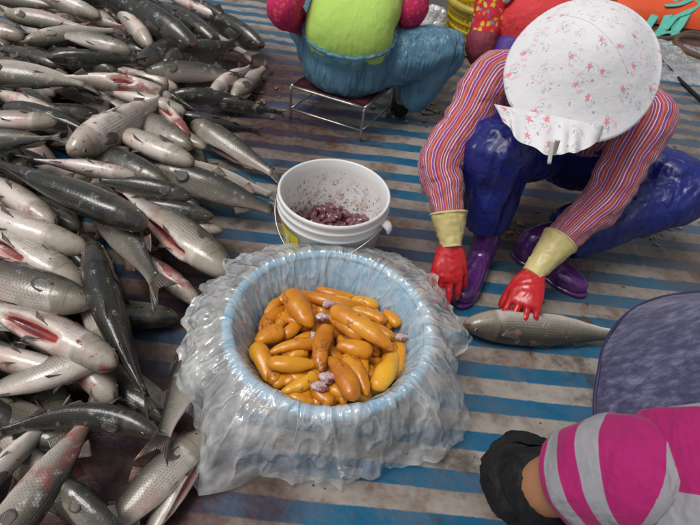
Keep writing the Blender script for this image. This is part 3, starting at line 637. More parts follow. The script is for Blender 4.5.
#        hx   hy   tx   ty   zh   zt   roll  bend  girth tone blood cut  label
FISH = [(148, 226, -30, 150, .23, .28, -48, .02, 1.0, .62, .1, None, 'large grey mullet lying across the others, its blunt head pointing at the white bucket'),
 (88, 250, -75, 176, .16, .2, 150, -.03, 1.05, .12, .45, None, 'pink bellied mullet directly beneath the large grey one at the left'),
 (84, 288, -75, 200, .13, .17, 130, .0, 1.0, .25, .4, (.3, .6), 'pinkish mullet with a dark slit, between two pale ones at the left edge'),
 (95, 303, -80, 243, .17, .2, 75, -.02, 1.1, .42, .1, None, 'silver mullet at the left edge with a clear gill cover and eye'),
 (116, 366, -65, 290, .19, .2, 150, .03, 1.1, .2, .55, (.28, .7), 'pale mullet with a long red belly cut at the left edge'),
 (80, 378, -80, 335, .15, .16, 165, 0, 1.0, .12, .55, None, 'pink and white mullet below the one with the long red belly cut'),
 (92, 242, 163, 425, .21, .14, 12, .02, .92, .92, .0, None, 'dark mullet lying with its back up, head towards the large grey fish'),
 (88, 185, 166, 300, .15, .15, -45, .02, 1.0, .5, .3, None, 'grey scaled mullet whose tail shows beside the dark upright one'),
 (230, 275, 112, 180, .15, .17, 112, .0, 1.12, .45, .35, (.25, .75), 'scaly mullet with an open pink belly cut next to the white bucket'),
 (198, 303, 112, 238, .09, .1, 150, 0, 1.0, .15, .8, None, 'bloody white mullet head just left of the plastic lined basin'),
 (223, 231, 118, 206, .11, .12, 95, 0, .85, .3, .1, None, 'small pale mullet peeking out left of the bucket with one eye showing'),
 (214, 217, 98, 200, .15, .16, 20, .02, .95, .78, .05, None, 'olive backed mullet just above the small pale one by the bucket'),
 (193, 198, 84, 180, .18, .2, 35, .02, .95, .92, .0, None, 'glossy dark mullet right of the pale one with a thin red streak'),
 (137, 178, 18, 158, .21, .23, 140, .02, 1.0, .12, .6, None, 'white bellied mullet with a thin red streak behind the large grey one'),
 (150, 166, 292, 217, .16, .09, -40, .0, .92, .55, .1, None, 'long grey scaled mullet with its head left, lying behind the white bucket'),
 (165, 163, 288, 201, .11, .08, 115, .0, .9, .35, .35, None, 'pinkish scaled mullet half hidden behind the long grey scaled one'),
 (188, 117, 288, 181, .12, .05, -62, .02, .95, .42, .25, (.35, .7), 'plump scaled mullet at the right edge of the heap with its tail on the tarp'),
 (174, 116, 264, 132, .13, .08, 12, .0, 1.1, 1.0, .0, None, 'black wet mullet at the right side of the heap with a bright glint'),
 (203, 100, 288, 114, .07, .04, 0, .0, .9, 1.0, .0, None, 'thin black mullet stretched out onto the tarp at the right of the heap'),
 (144, 72, 252, 78, .15, .1, -42, .02, 1.0, .52, .0, None, 'grey mullet with fine rows of scales and a raised back fin'),
 (171, 94, 252, 100, .11, .07, -15, .0, 1.0, .92, .3, None, 'dark mullet with a reddish mouth below the one with rows of scales'),
 (211, 95, 256, 64, .11, .05, 175, .0, .95, .05, .3, None, 'small white mullet head pointing at the viewer at the right of the heap'),
 (233, 99, 270, 64, .07, .04, 120, .0, .95, .1, .3, None, 'white mullet lying on the tarp at the far right of the heap, tail upward'),
 (135, 66, 216, 33, .17, .13, -30, -.02, 1.05, .78, .2, None, 'dark mullet with a reddish snout left of its twin with the pink fin'),
 (163, 64, 246, 42, .16, .11, -22, -.03, 1.1, .76, .2, None, 'dark mullet with a raised pinkish back fin at the middle of the heap'),
 (168, 26, 258, 59, .14, .07, 112, .0, .9, .12, .1, None, 'slim white sided mullet pointing to the red stained tarp'),
 (196, 47, 72, -14, .21, .22, 0, .02, .9, 1.0, .0, None, 'long black mullet stretching down from the top of the heap'),
 (218, 43, 138, -8, .14, .16, -25, .03, 1.0, .92, .0, None, 'black mullet with a pale belly line at the top of the heap'),
 (264, 47, 168, -2, .08, .1, 0, .02, .85, 1.0, .0, None, 'black mullet reaching farthest right along the top of the heap'),
 (240, 30, 160, -12, .1, .14, -10, .0, .8, .9, .0, None, 'dark slender mullet behind the others at the top right of the heap'),
 (46, 57, 152, 62, .22, .2, 0, .02, .9, .95, .0, None, 'glossy black mullet lying level in the upper heap'),
 (172, 98, 36, 78, .21, .24, 155, .05, .95, .12, .65, (.3, .55), 'curved pink mullet with a dark red hole in its belly'),
 (186, 113, 78, 84, .18, .2, 125, .03, 1.0, .2, .5, None, 'pale ragged mullet just below the curved pink one'),
 (-32, 70, 104, 87, .24, .23, 115, .0, 1.05, .18, .05, None, 'white bellied mullet at the left edge with a dark tail'),
 (4, 14, 92, 30, .23, .22, 130, .0, 1.0, .12, .3, None, 'pinkish white mullet near the top left corner'),
 (24, 42, 128, 30, .22, .2, 120, -.02, 1.0, .25, .5, None, 'pale mullet with a red mouth pointing left in the upper heap'),
 (132, 52, 38, 30, .21, .22, 80, .0, .95, .42, .1, None, 'scaled silver mullet beside the pale one with a red mouth'),
 (60, 16, 132, 30, .19, .18, 150, .0, .9, .15, .6, None, 'small pink mullet tip showing in the upper heap'),
 (150, 47, 106, 6, .19, .19, 172, .0, 1.0, .05, .1, None, 'short white mullet pointing downward in the upper heap'),
 (24, 37, -60, 8, .21, .23, 95, .0, 1.0, .35, .4, None, 'dark eyed mullet head at the left edge near the top'),
 (57, 122, -70, 117, .26, .27, 98, .0, 1.05, .3, .0, None, 'silver white mullet with its head right and eye visible at the left edge'),
 (46, 142, -75, 140, .22, .24, 70, .0, 1.0, .45, .0, None, 'scaled mullet under the silver white one at the left edge'),
 (-70, 158, 70, 136, .24, .27, 82, .0, .95, .48, .0, None, 'mullet whose big dark forked tail stands up behind the large grey fish'),
 (68, 152, 172, 92, .26, .21, 165, .04, 1.15, .1, .55, (.3, .7), 'fat pink bellied mullet with bloody streaks in the middle of the heap'),
 (194, 164, 84, 114, .2, .2, 112, .0, 1.0, .2, .4, None, 'pale mullet with a red spotted flank pointing towards the bucket'),
 (192, 148, 104, 92, .18, .2, 80, .0, 1.0, .42, .35, None, 'scaled mullet with blood drops above the pale red spotted one'),
 (168, 184, 58, 134, .18, .2, 55, .0, 1.05, .62, .1, None, 'olive scaled mullet under the pale red spotted one'),
 (206, 148, 130, 104, .14, .16, 110, .0, .9, .35, .4, None, 'narrow pinkish mullet wedged beside the plump scaled one'),
 (188, 138, 130, 82, .17, .18, 170, .0, .85, .1, .9, (.25, .7), 'bloody opened mullet in the middle of the heap'),
 (100, 17, 10, -14, .22, .24, 140, .0, 1.0, .2, .4, None, 'pink flanked mullet at the very top of the heap'),
 (56, -6, 150, 10, .2, .19, 20, .0, 1.0, .75, .0, None, 'dark mullet cut by the top edge of the picture'),
 (230, 21, 150, -12, .12, .15, 130, .0, .8, .18, .6, None, 'thin pink mullet along the top right of the heap'),
 (-10, -5, 70, 8, .21, .22, 130, .0, 1.0, .25, .5, None, 'pale mullet in the top left corner'),
 (118, 347, -60, 402, .17, .14, 108, -.04, 1.15, .32, .3, None, 'broad silver scaled mullet lying under the dark upright one'),
 (158, 434, -30, 446, .19, .16, 15, .15, .88, 1.0, .0, None, 'black mullet arched like a bow at the lower left'),
 (-30, 575, 106, 392, .13, .17, 88, .02, 1.05, .36, .55, None, 'reddish scaled mullet with its tail up against the arched black one'),
 (-30, 505, 76, 402, .12, .13, 150, .0, .9, .15, .4, None, 'white mullet pointing to the lower left corner'),
 (58, 478, 165, 580, .15, .08, -48, .02, 1.05, .55, .1, None, 'olive mullet head with a wide gill cover at the bottom edge'),
 (226, 300, 150, 464, .13, .14, 88, .03, 1.0, .45, .2, None, 'scaled mullet tucked under the plastic liner with its forked tail spread'),
 (205, 432, 75, 570, .09, .06, 85, .0, 1.18, .28, .2, None, 'bright silver scaled mullet under the spread forked tail'),
 (214, 418, 122, 585, .07, .04, 120, .0, .95, .28, .35, (.25, .75), 'mullet with an eye and a red open belly at the foot of the basin'),
 (14, 402, -70, 384, .13, .13, 60, .0, .9, .6, .2, None, 'brown snout poking out at the left edge above the arched black fish')]
random.seed(3)
protos = []
for (hx, hy, tx, ty, zh, zt, roll, bend, g, tone, blood, cut, lab) in FISH:
    f = make_fish(at(hx, hy, zh), at(tx, ty, zt), roll, bend+rnd.uniform(-.035, .035)*(abs(bend) < .1), rnd.uniform(-.015, .025), g, tone, blood, cut, lab)
    protos.append(f)
# the lower layers of the heap
rf = random.Random(21)
fill = [make_fish(vec(-.26, 0, .0), vec(.27, .02, -.01), r, b, .01, g, tn, bd, None, lb_+' deep in the heap beneath the others', gr_)
        for (r, b, g, tn, bd, lb_, gr_) in ((80, .03, 1, .3, .2, 'silver sided mullet lying', 'silver mullets buried in the heap'), (20, -.03, 1, .85, 0, 'dark backed mullet lying', 'dark mullets buried in the heap'), (150, .02, 1, .15, .5, 'pale belly up mullet lying', 'pale mullets buried in the heap'), (-70, .03, .95, .5, .1, 'olive grey mullet lying', 'olive mullets buried in the heap'))]
def in_heap(x, y):
    c_ = at(112, 455, 0)
    if (x-c_[0])**2+(y-c_[1])**2 < .12**2: return False
    right = np.interp(y, [-.2, .45, .75, 1.0, 1.35, 1.75, 2.2, 2.8, 3.4], [-.55, -.5, -.45, -.5, -.58, -.55, -.72, -1.05, -1.4])
    return x < right-.09
spots = []
for layer, zc in ((0, .0), (1, .055), (2, .11)):
    for _ in range(900):
        x, y = rf.uniform(-1.9, -.5), rf.uniform(.05, 3.1)
        if not in_heap(x+(0, .10, .42)[layer], y): continue
        if any(l == layer and (x-a)**2+((y-b)*1.0)**2 < (.19, .155, .20)[layer]**2 for a, b, l in spots): continue
        spots.append((x, y, layer))
for i, (x, y, layer) in enumerate(spots):
    src = fill[i % 4]
    o = src if i < 4 else copy_thing(src, (0, 0, 0), 0, 1)
    o.location = (x, y, .002+layer*.06); o.rotation_euler = (0, rf.uniform(-.06, .06), (math.pi if rf.random() < .75 else 0)+rf.gauss(-.45, .28)); s_ = rf.uniform(.85, 1.08); o.scale = (s_,)*3
# the fish being gutted
gf = make_fish(at(463, 324, .06), at(640, 338, .05), 150, -.01, .0, .98, .66, .15, (.22, .72), 'grey mullet on the tarp being opened by the red gloved hands', 'mullet under the knife')
del gf['group']

# ------------------------------------------------------------------ basin, liner, roe
BC = vec(-.030, .940, 0)
def lathe(name, prof, m, mat, parent=None, loc=None, closed=False):
    ph = np.linspace(0, 2*np.pi, m, endpoint=False); p = np.array(prof, float)
    V = np.stack([p[:, 0][:, None]*np.cos(ph), p[:, 0][:, None]*np.sin(ph), p[:, 1][:, None]*np.ones(m)], -1)
    F = grid_faces(len(p), m)
    if closed: F += [((len(p)-1)*m+j, (len(p)-1)*m+(j+1) % m, (j+1) % m, j) for j in range(m)]
    me = new_mesh(name, V, F, [mat])
    bm = bmesh.new(); bm.from_mesh(me); bmesh.ops.recalc_face_normals(bm, faces=bm.faces); bm.to_mesh(me); bm.free()
    return link(name, me, parent, loc)
ba = thing('basin', BC+vec(0, 0, .012), 'round light blue plastic basin full of orange roe under a clear liner', 'basin')
lathe('basin_wall', [(.001, .006), (.165, .006), (.178, .012), (.205, .09), (.249, .202), (.254, .206), (.254, .199), (.212, .09), (.186, .004), (.165, 0), (.001, 0)], 72, MAT['basin'], ba)
lathe('rim', [(.247, .203), (.251, .211), (.263, .214), (.275, .209), (.279, .196), (.275, .194), (.270, .203), (.259, .206), (.255, .203)], 72, MAT['basin'], ba, closed=True)

HEM = [(330, 470, .03), (262, 470, .03), (202, 494, .012), (196, 440, .07), (182, 385, .13), (184, 350, .16), (200, 305, .17), (240, 262, .17), (300, 250, .13), (350, 250, .12), (410, 262, .15), (443, 300, .15), (470, 335, .12),
       (474, 352, .10), (446, 374, .09), (456, 410, .05), (462, 440, .03), (430, 452, .03), (395, 466, .02)]
hp = []
for (px, py, z) in HEM:
    p = at(px, py, z)-BC; hp.append((math.atan2(p[1], p[0]), max(math.hypot(p[0], p[1]), .335), z))
hp.sort(); ha = np.array(hp)
def periodic(a, col): return np.interp(a, np.concatenate([ha[:, 0]-2*np.pi, ha[:, 0], ha[:, 0]+2*np.pi]), np.tile(ha[:, col], 3))
def make_liner():
    m = 520; ph = np.linspace(-np.pi, np.pi, m, endpoint=False)
    rh, zh = periodic(ph, 1), periodic(ph, 2)
    W, W2, W3 = Waves(31), Waves(32), Waves(33)
    inner = [(.120, .048), (.155, .050), (.178, .062), (.195, .085), (.204, .105), (.213, .128), (.222, .152), (.231, .176), (.240, .198), (.246, .214)]
    top = [(.252, .225), (.262, .231), (.276, .230), (.290, .223)]
    rows = []
    circ = np.stack([np.cos(ph), np.sin(ph), ph*0], -1)
    for k, (r, z) in enumerate(inner):
        f = k/len(inner)
        a = .010*(1-abs(f-.55)*1.3)*W(circ*vec(1, 1, 1)+vec(0, 0, f*.3), 16)+.005*W2(circ+vec(0, 0, f*.3), 45)
        rows.append((r-np.abs(a)-.003, z+.004*W3(circ, 14)*f+ph*0))
    for r, z in top: rows.append((r+.004*W2(circ, 30), z+.005+.004*W3(circ, 26)+.002*W2(circ, 60)))
    n = 26
    for k in range(1, n+1):
        f = k/n
        r = .297+(rh-.297)*(f**.85); z = .218+(zh-.218)*f**1.15
        bulge = .018*math.sin(math.pi*min(1, f*1.3))*np.clip(.75-np.abs(rh-.40)*2, 0, 1)
        fold = (.004+.026*f)*W(circ*1.0+vec(0, 0, f*.05), 15)+(.003+.012*f)*W2(circ+vec(0, 0, f*.08), 34)+.004*np.abs(W3(circ+vec(0, 0, f*.30), 52))
        fold += (.012*f)*(1-np.abs(W3(circ+vec(0, 0, f*.25), 34)))
        r = np.maximum(r+bulge+fold, .290+.0*f)
        z = z+.006*W3(circ+vec(0, 0, f), 24)*f+(.016*W2(circ, 21) if k > n-3 else 0)*(f)
        rows.append((r, np.maximum(z, .010)))
    V = np.stack([np.stack([r*np.cos(ph)+BC[0], r*np.sin(ph)+BC[1], z], -1) for r, z in rows])
    al = np.concatenate([[0], np.cumsum(np.linalg.norm(np.diff(V, axis=0), axis=2).mean(1))])
    Fl = grid_faces(len(rows), m); uvl = [(x*.30*2*math.pi, 0) for x in ()]
    for f in Fl:
        js = [q % m for q in f]; wrap = 0 in js and m-1 in js
        for q in f: uvl.append(((m if (wrap and q % m == 0) else q % m)/m*1.885, al[q//m]))
    me = new_mesh('basin_liner', V-BC, Fl, [MAT['film']], uvl)
    return link('basin_liner', me, None, BC)
tag(make_liner(), 'crumpled clear plastic liner draped over the blue basin', 'plastic liner')

def roe_mesh(a, b, w, z, bend, org, seed):
    r = np.random.RandomState(seed); d = b-a; L = np.linalg.norm(d); side = unit(np.cross(d, vec(0, 0, 1)))
    prof = [(0, .12), (.03, .52), (.10, .86), (.26, 1.02), (.45, 1.0), (.62, .90), (.78, .74), (.90, .54), (.975, .28), (1, .08)]
    if r.rand() < .4: prof = [(1-t, k) for t, k in prof[::-1]]
    ctrl = [(*(a+d*t+side*bend*L*4*t*(1-t)+vec(0, 0, .05*L*4*t*(1-t))), w*k*r.uniform(.95, 1.05), w*k*.78) for t, k in prof]
    V, N, Lg = loft(ctrl, 26, 16); V = V+N*(w*(.07*Waves(seed)(V, 90)+.05*Waves(seed+1)(V, 210)))[..., None]
    return tube_mesh('lobe', V-org, Lg, [MAT['roe']])
ROE = [(210, 75, 288, 200, 72, 2, 'fat orange roe sac at the back left of the basin with a white tip'), (268, 85, 462, 128, 44, 1, 'long orange roe sac along the back of the basin'),
 (300, 66, 452, 96, 34, 0, 'slim roe sac touching the back wall of the basin'), (352, 135, 570, 280, 64, 3, 'largest bright roe sac lying diagonally on top with dark veins'),
 (345, 160, 470, 238, 50, 2, 'roe sac tucked against the left side of the largest one'), (408, 138, 545, 188, 40, 1, 'roe sac behind the largest one near the back right'),
 (478, 138, 565, 205, 34, 0, 'small roe sac at the back right of the basin'), (540, 142, 600, 195, 40, 1, 'stubby roe sac against the right wall of the basin'),
 (372, 268, 498, 294, 58, 2, 'short plump roe sac in the middle of the basin'), (345, 195, 322, 358, 54, 2, 'upright roe sac left of the short plump one'),
 (345, 305, 435, 465, 58, 2, 'smooth roe sac sloping down to the front of the basin'), (395, 300, 480, 440, 52, 1, 'roe sac just right of the smooth front one'),
 (140, 290, 305, 262, 40, 1, 'curved roe sac at the left, upper of two lying level'), (130, 322, 305, 328, 50, 2, 'curved roe sac at the left, lower of two lying level'),
 (92, 255, 188, 215, 58, 1, 'thick roe sac by the left wall of the basin'), (100, 415, 82, 262, 58, 0, 'long roe sac along the left wall of the basin'),
 (160, 448, 318, 360, 44, 1, 'roe sac sloping up from the front left wall'), (140, 412, 245, 348, 38, 0, 'thin roe sac behind the one sloping up from the front left'),
 (500, 418, 572, 280, 58, 1, 'roe sac standing at the right front of the basin'), (555, 385, 605, 245, 44, 0, 'narrow roe sac along the right wall of the basin'),
 (185, 240, 256, 185, 40, 0, 'small roe sac under the fat one at the back left'), (160, 215, 220, 150, 42, 0, 'roe sac left of the fat one at the back'),
 (105, 220, 195, 135, 46, 0, 'roe sac leaning on the back left wall'), (250, 478, 284, 405, 42, 0, 'short roe sac at the very front of the basin'),
 (300, 480, 312, 410, 40, 0, 'short roe sac right of the very front one'), (362, 395, 402, 475, 40, 0, 'roe sac pressed to the front wall beside the smooth one'),
 (470, 185, 572, 240, 38, 1, 'roe sac peeking out beyond the largest one at the right')]
def zoom_at(zx, zy, z): return at(230+zx/3.5, 270+zy/3.5, z)
def make_roe(a, b, w, bend, lab, seed, grp=None):
    org = (a+b)/2-vec(0, 0, w)
    t = thing('roe_sac', org, lab, 'fish roe', grp)
    link('lobe', roe_mesh(a, b, w, 0, bend, org, seed), t)
    return t
rr = random.Random(5)
for i, (x0, y0, x1, y1, w, lay, lab) in enumerate(ROE):
    z = .136+lay*.017; a, b = zoom_at(x0, y0, z), zoom_at(x1, y1, z+rr.uniform(-.008, .008))
    for q in (a, b):                                                     # keep inside the liner
        v = q[:2]-BC[:2]; rad = np.linalg.norm(v); mx = .197+.4*(z-.13)
        if rad > mx: q[:2] = BC[:2]+v*mx/rad
    t = make_roe(a, b, w/3.5/395/2*1.25, rr.uniform(-.09, .09), lab, 100+i, 'roe sacs in the basin')
for k, (x, y, z, s) in enumerate([(300, 232, .166, .014), (345, 120, .188, .013), (328, 165, .172, .014), (345, 375, .172, .017), (315, 405, .165, .015), (600, 235, .157, .012), (165, 430, .162, .010)]):
    c = zoom_at(x, y, z); V = ball(c*0, (s*1.4, s, s*.55), n=12, m=18); V = V*(1+.35*Waves(60+k)(V, 210)+.2*Waves(80+k)(V, 520))[..., None]
    me = new_mesh('membrane_scrap', V, grid_faces(12, 18)+[tuple(range(18))[::-1], tuple(range(198, 216))], [MAT['membrane']])
    tag(link('membrane_scrap', me, None, c), 'pale purplish scrap of membrane lying on the orange roe', 'membrane', 'membrane scraps on the roe')
for i in range(165):
    an, r_ = rr.uniform(0, 6.28), .200*math.sqrt(rr.random()); c = BC+vec(r_*math.cos(an), r_*math.sin(an), rr.uniform(.10, .143))
    d = rr.uniform(0, 6.28); h_ = vec(math.cos(d), math.sin(d), 0)*rr.uniform(.03, .05); a, b = c-h_, c+h_
    for q in (a, b):
        v = q[:2]-BC[:2]; rad = np.linalg.norm(v)
        if rad > .194: q[:2] = BC[:2]+v*.194/rad
    make_roe(a, b, rr.uniform(.015, .021), rr.uniform(-.1, .1), 'orange roe sac showing only through the gaps below the others', 300+i, 'roe sacs under the top layer')

# ------------------------------------------------------------------ white bucket
KC = vec(-.078, 1.395, 0.008)
bu = thing('bucket', KC, 'white plastic bucket with blood specks and purple offal inside', 'bucket')
bp = [(.001, .004), (.128, .004), (.134, .010), (.158, .225), (.163, .262), (.166, .293), (.170, .298), (.175, .294), (.176, .285), (.172, .281), (.1715, .270), (.177, .268), (.178, .262), (.1725, .258), (.170, .240), (.175, .238), (.1755, .231), (.167, .228), (.141, .004), (.135, 0), (.001, 0)]
bp = [(r if r < .01 else r, z) for r, z in bp]
lathe('bucket_wall', bp, 80, MAT['bucket'], bu)
def patch(name, r0, slope, a0, a1, z0, z1, mat, parent, off=.0012):
    n, m = 12, 8; A, Z = np.meshgrid(np.linspace(a0, a1, n), np.linspace(z0, z1, m)); o = []
    for e in (off, off-.001): o.append(np.stack([(r0+slope*Z+e)*np.cos(A), (r0+slope*Z+e)*np.sin(A), Z], -1).reshape(-1, 3))
    F = grid_faces(m, n, False); F2 = [tuple(k+n*m for k in f[::-1]) for f in F]
    return link(name, new_mesh(name, np.vstack(o), F+F2, [mat]), parent)
lb = patch('paper_label', .1405, .118, math.radians(190), math.radians(238), .055, .205, MAT['ylabel'], bu)
patch('printed_mark', .1405, .118, math.radians(214), math.radians(222), .12, .185, MAT['wmark'], lb, .0022)
an = math.radians(-22); hx = vec(math.cos(an), math.sin(an), 0)
tube('handle_lug', [(*(hx*.170+vec(0, 0, .250)), .015, .008), (*(hx*.186+vec(0, 0, .248)), .018, .009), (*(hx*.197+vec(0, 0, .236)), .016, .008), (*(hx*.197+vec(0, 0, .220)), .010, .006)], MAT['bucket'], bu, 10, 12, ref=hx)
hv = [(*(vec(.182*math.cos(a), .182*math.sin(a), .245-.10*math.sin((a-an+math.pi)*1.0)**2)), .0028) for a in np.linspace(an-math.pi+.0, an, 14)]
tube('bail_handle', hv, MAT['steel'], bu, 40, 8)
def blobs(name, pts, mat, loc, seed=1, n=7, m=10, flat=1.0):
    Vs, Fs, o = [], [], 0; w = Waves(seed)
    r_ = np.random.RandomState(seed)
    for (c, r) in pts:
        ax = np.linalg.qr(r_.normal(size=(3, 3)))[0]
        V = ball(vec(0, 0, 0), np.array([r*r_.uniform(.9, 1.5), r, r*r_.uniform(.6, .9)]), ax, n, m); V = V*(1+.42*w(V+np.asarray(c), 3.4/r))[..., None]*vec(1, 1, flat); V = V*(1+0*w(V, 1))[..., None]+np.asarray(c)
        Vs.append(V.reshape(-1, 3)); Fs += [tuple(k+o for k in f) for f in grid_faces(n, m)+[tuple(range(m))[::-1], tuple(range((n-1)*m, n*m))]]; o += n*m
    return link(name, new_mesh(name, np.vstack(Vs), Fs, [mat]), None, loc)
op = []
for i in range(190):
    a, r_ = rr.uniform(0, 6.28), .128*math.sqrt(rr.random()); op.append(((r_*math.cos(a), r_*math.sin(a), .118+rr.uniform(-.012, .016)), rr.uniform(.008, .024)))
for i in range(40): op.append(((rr.uniform(-.08, .08), rr.uniform(-.08, .08), .10), .03))
tag(blobs('offal', op, MAT['offal'], KC, 8, 9, 14, .7), 'wet purple fish offal lying in the bottom of the white bucket', 'fish offal', kind='stuff')

# ------------------------------------------------------------------ people
def axes(up, fwd):
    u = unit(up); f = unit(np.asarray(fwd)-(np.asarray(fwd)@u)*u); return u, f, np.cross(f, u)
def head_pieces(c, up, fwd, s=1.0):
    u, f, r = axes(up, fwd); c = np.asarray(c)
    P = lambda a, b, d: c+(r*a+f*b+u*d)*s
    sk = [(*P(0, .035, -.115), .022*s, .020*s), (*P(0, .030, -.10), .042*s, .045*s), (*P(0, .015, -.06), .060*s, .075*s), (*P(0, .004, 0), .072*s, .092*s), (*P(0, -.004, .05), .074*s, .094*s), (*P(0, -.006, .09), .058*s, .074*s), (*P(0, -.006, .112), .022*s, .03*s)]
    out = [piece(sk, 16, 18, f)]
    out.append(piece([(*P(0, .085, .015), .008*s), (*P(0, .098, -.008), .010*s), (*P(0, .110, -.028), .014*s), (*P(0, .098, -.036), .012*s)], 8, 10, f))
    out.append(piece([(*P(-.022, .088, -.062), .006*s), (*P(0, .094, -.060), .010*s), (*P(.022, .088, -.062), .006*s)], 8, 10, f))
    for sg in (-1, 1): out.append(ball(P(sg*.074, -.008, -.010), vec(.010, .018, .032)*s, np.array([r, f, u])))
    return out, P
def person_body(o, J, parent, org):
    """one skin: torso, head, arms, legs from a dict of joints"""
    ps = []
    pel, chest, neck = J['pelvis'], J['chest'], J['neck']
    bf = J['front']
    side = unit(J['shl']-J['shr'])
    ps.append(piece([(*(pel-.08*unit(chest-pel)), .10, .09), (*pel, .155, .115), (*(pel*.55+chest*.45), .13, .10), (*chest, .155, .115), (*(chest*.35+neck*.65), .13, .085), (*neck, .055, .055)], 20, 20, bf))
    hp, P = head_pieces(J['head'], J['hup'], J['hfw'])
    ps += hp; ps.append(piece([(*(neck*.8+chest*.2), .055), (*neck, .052), (*(J['head']-.06*unit(J['hup'])), .05)], 8, 14))
    for s in 'lr':
        sh, el, wr = J['sh'+s], J['el'+s], J['wr'+s]
        ps.append(piece([(*(sh*.75+chest*.25), .05), (*sh, .056), (*(sh*.5+el*.5), .050), (*el, .042), (*(el*.6+wr*.4), .036), (*wr, .026)], 18, 14))
        if 'hand'+s in J: ps += J['hand'+s]
        hi, kn, an_ = J['hip'+s], J['kn'+s], J['an'+s]
        ps.append(piece([(*(hi*.7+pel*.3), .08), (*hi, .088), (*(hi*.5+kn*.5), .075), (*kn, .056), (*(kn*.6+an_*.4), .046), (*an_, .034)], 20, 14))
        ps.append(piece([(*(an_-.04*unit(J['toe'+s]-an_)), .026), (*an_, .032), (*(an_*.4+J['toe'+s]*.6-vec(0, 0, .012)), .034, .018), (*(an_*.1+J['toe'+s]*.9-vec(0, 0, .006)), .026, .012)], 12, 12))
    b = fuse('body', ps, .010, [MAT['skin']], parent, org, 5)
    for sg in (-1, 1):
        me = new_mesh('eye', ball(P(sg*.031, .078, 0)-org, .012), grid_faces(8, 12)+[tuple(range(12))[::-1], tuple(range(84, 96))], [MAT['eye_p']]); link('eye', me, parent)
    return b, P
def hand(wr, fdir, back, thumb, curl=.35, scale=1.0, spread=.10, thumb_curl=.3):
    """palm and five fingers; fdir along the fingers, back = back of the hand, thumb = +1/-1 side along fdir x back"""
    f = unit(fdir); b = unit(np.asarray(back)-(np.asarray(back)@f)*f); s = np.cross(f, b)*thumb
    k = scale; out = []
    wr = np.asarray(wr)
    out.append(piece([(*(wr-f*.02*k), .028*k, .021*k), (*wr, .029*k, .021*k), (*(wr+f*.03*k), .037*k, .019*k), (*(wr+f*.07*k), .044*k, .018*k), (*(wr+f*.095*k), .043*k, .015*k), (*(wr+f*.105*k-b*.002), .036*k, .011*k)], 14, 16, b))
    for i, (off, ln) in enumerate(((.034, .072), (.0115, .082), (-.0115, .077), (-.033, .060))):
        p = wr+f*(.092-.006*abs(i-1.3))*k+s*off*k; d = unit(f+s*off*spread*30*.25); pts = [(*(p-f*.02*k), .0098*k), (*p, .0100*k)]
        a = 0
        cu = curl[i] if isinstance(curl, (list, tuple)) else curl
        for j, fr_ in enumerate((.46, .30, .26)):
            a += cu*(1.0 if j else .8); dd = d*math.cos(a)-b*math.sin(a); p = p+dd*ln*fr_*k
            pts.append((*p, (.0094-.0008*j)*k))
        pts.append((*(p+dd*.004*k), .005*k))
        out.append(piece(pts, 18, 10, b))
    p = wr+f*.022*k+s*.026*k; pts = [(*(p-s*.012*k), .014*k), (*p, .0145*k)]; d = unit(f*.95+s*.38-b*.25)
    for j, ln in enumerate((.040, .032, .024)):
        p = p+d*ln*k; pts.append((*p, (.0130-.0013*j)*k)); d = unit(d*1.0+f*.35*thumb_curl*2-b*thumb_curl)
    pts.append((*(p+d*.004*k), .006*k)); out.append(piece(pts, 14, 10, b))
    return out
def lerp(a, b, t): return a*(1-t)+b*t

# ---- the worker in the printed sun hat
HC = at(584, 66, .75)
J = dict(pelvis=vec(.80, 1.93, .25), chest=vec(.68, 1.74, .52), neck=vec(.62, 1.63, .63), head=vec(.595, 1.56, .70), hup=vec(-.18, -.62, .66), hfw=vec(-.35, -.6, -.65), front=vec(-.5, -.8, .3),
         shl=at(494, 78, .57), ell=at(441, 163, .37), wrl=at(449, 218, .26), shr=at(648, 118, .56), elr=at(606, 197, .36), wrr=at(557, 244, .225),
         hipl=vec(.70, 1.92, .27), knl=at(497, 152, .42), anl=at(484, 246, .09), hipr=vec(.90, 1.88, .27), knr=at(684, 192, .28), anr=at(531, 246, .07),
         toel=at(474, 271, .03), toer=at(584, 289, .03))
org = vec(.72, 1.7, 0)
w2p = thing('person', org, 'squatting worker in a white printed sun hat, striped blouse and red gloves', 'person')
person_body(None, J, w2p, org)
wl_, wr_ = at(451, 243, .205), at(534, 272, .165)
# sleeves
tube('sleeve', [(*lerp(J['shl'], J['chest'], .35), .085), (*J['shl'], .080), (*lerp(J['shl'], J['ell'], .5), .073), (*J['ell'], .069), (*lerp(J['ell'], J['wrl'], .5), .058), (*lerp(J['ell'], J['wrl'], .98), .047)], MAT['blouse'], w2p, 54, 40, ref=(0, 0, 1), wr=.009, wf=22, seed=11, org=org)
tube('sleeve', [(*lerp(J['shr'], J['chest'], .35), .085), (*J['shr'], .080), (*lerp(J['shr'], J['elr'], .5), .074), (*J['elr'], .068), (*lerp(J['elr'], J['wrr'], .5), .057), (*lerp(J['elr'], J['wrr'], 1.0), .047)], MAT['blouse'], w2p, 54, 40, ref=(0, 0, 1), wr=.009, wf=22, seed=12, org=org)
pel, ch, nk = J['pelvis'], J['chest'], J['neck']
tube('blouse', [(*lerp(pel, ch, .1), .165, .125), (*lerp(pel, ch, .5), .155, .12), (*ch, .185, .130), (*lerp(ch, nk, .55), .19, .105), (*lerp(ch, nk, .9), .11, .085), (*nk, .07, .07)], MAT['blouse_body'], w2p, 30, 44, ref=J['front'], wr=.006, wf=20, seed=13, org=org)
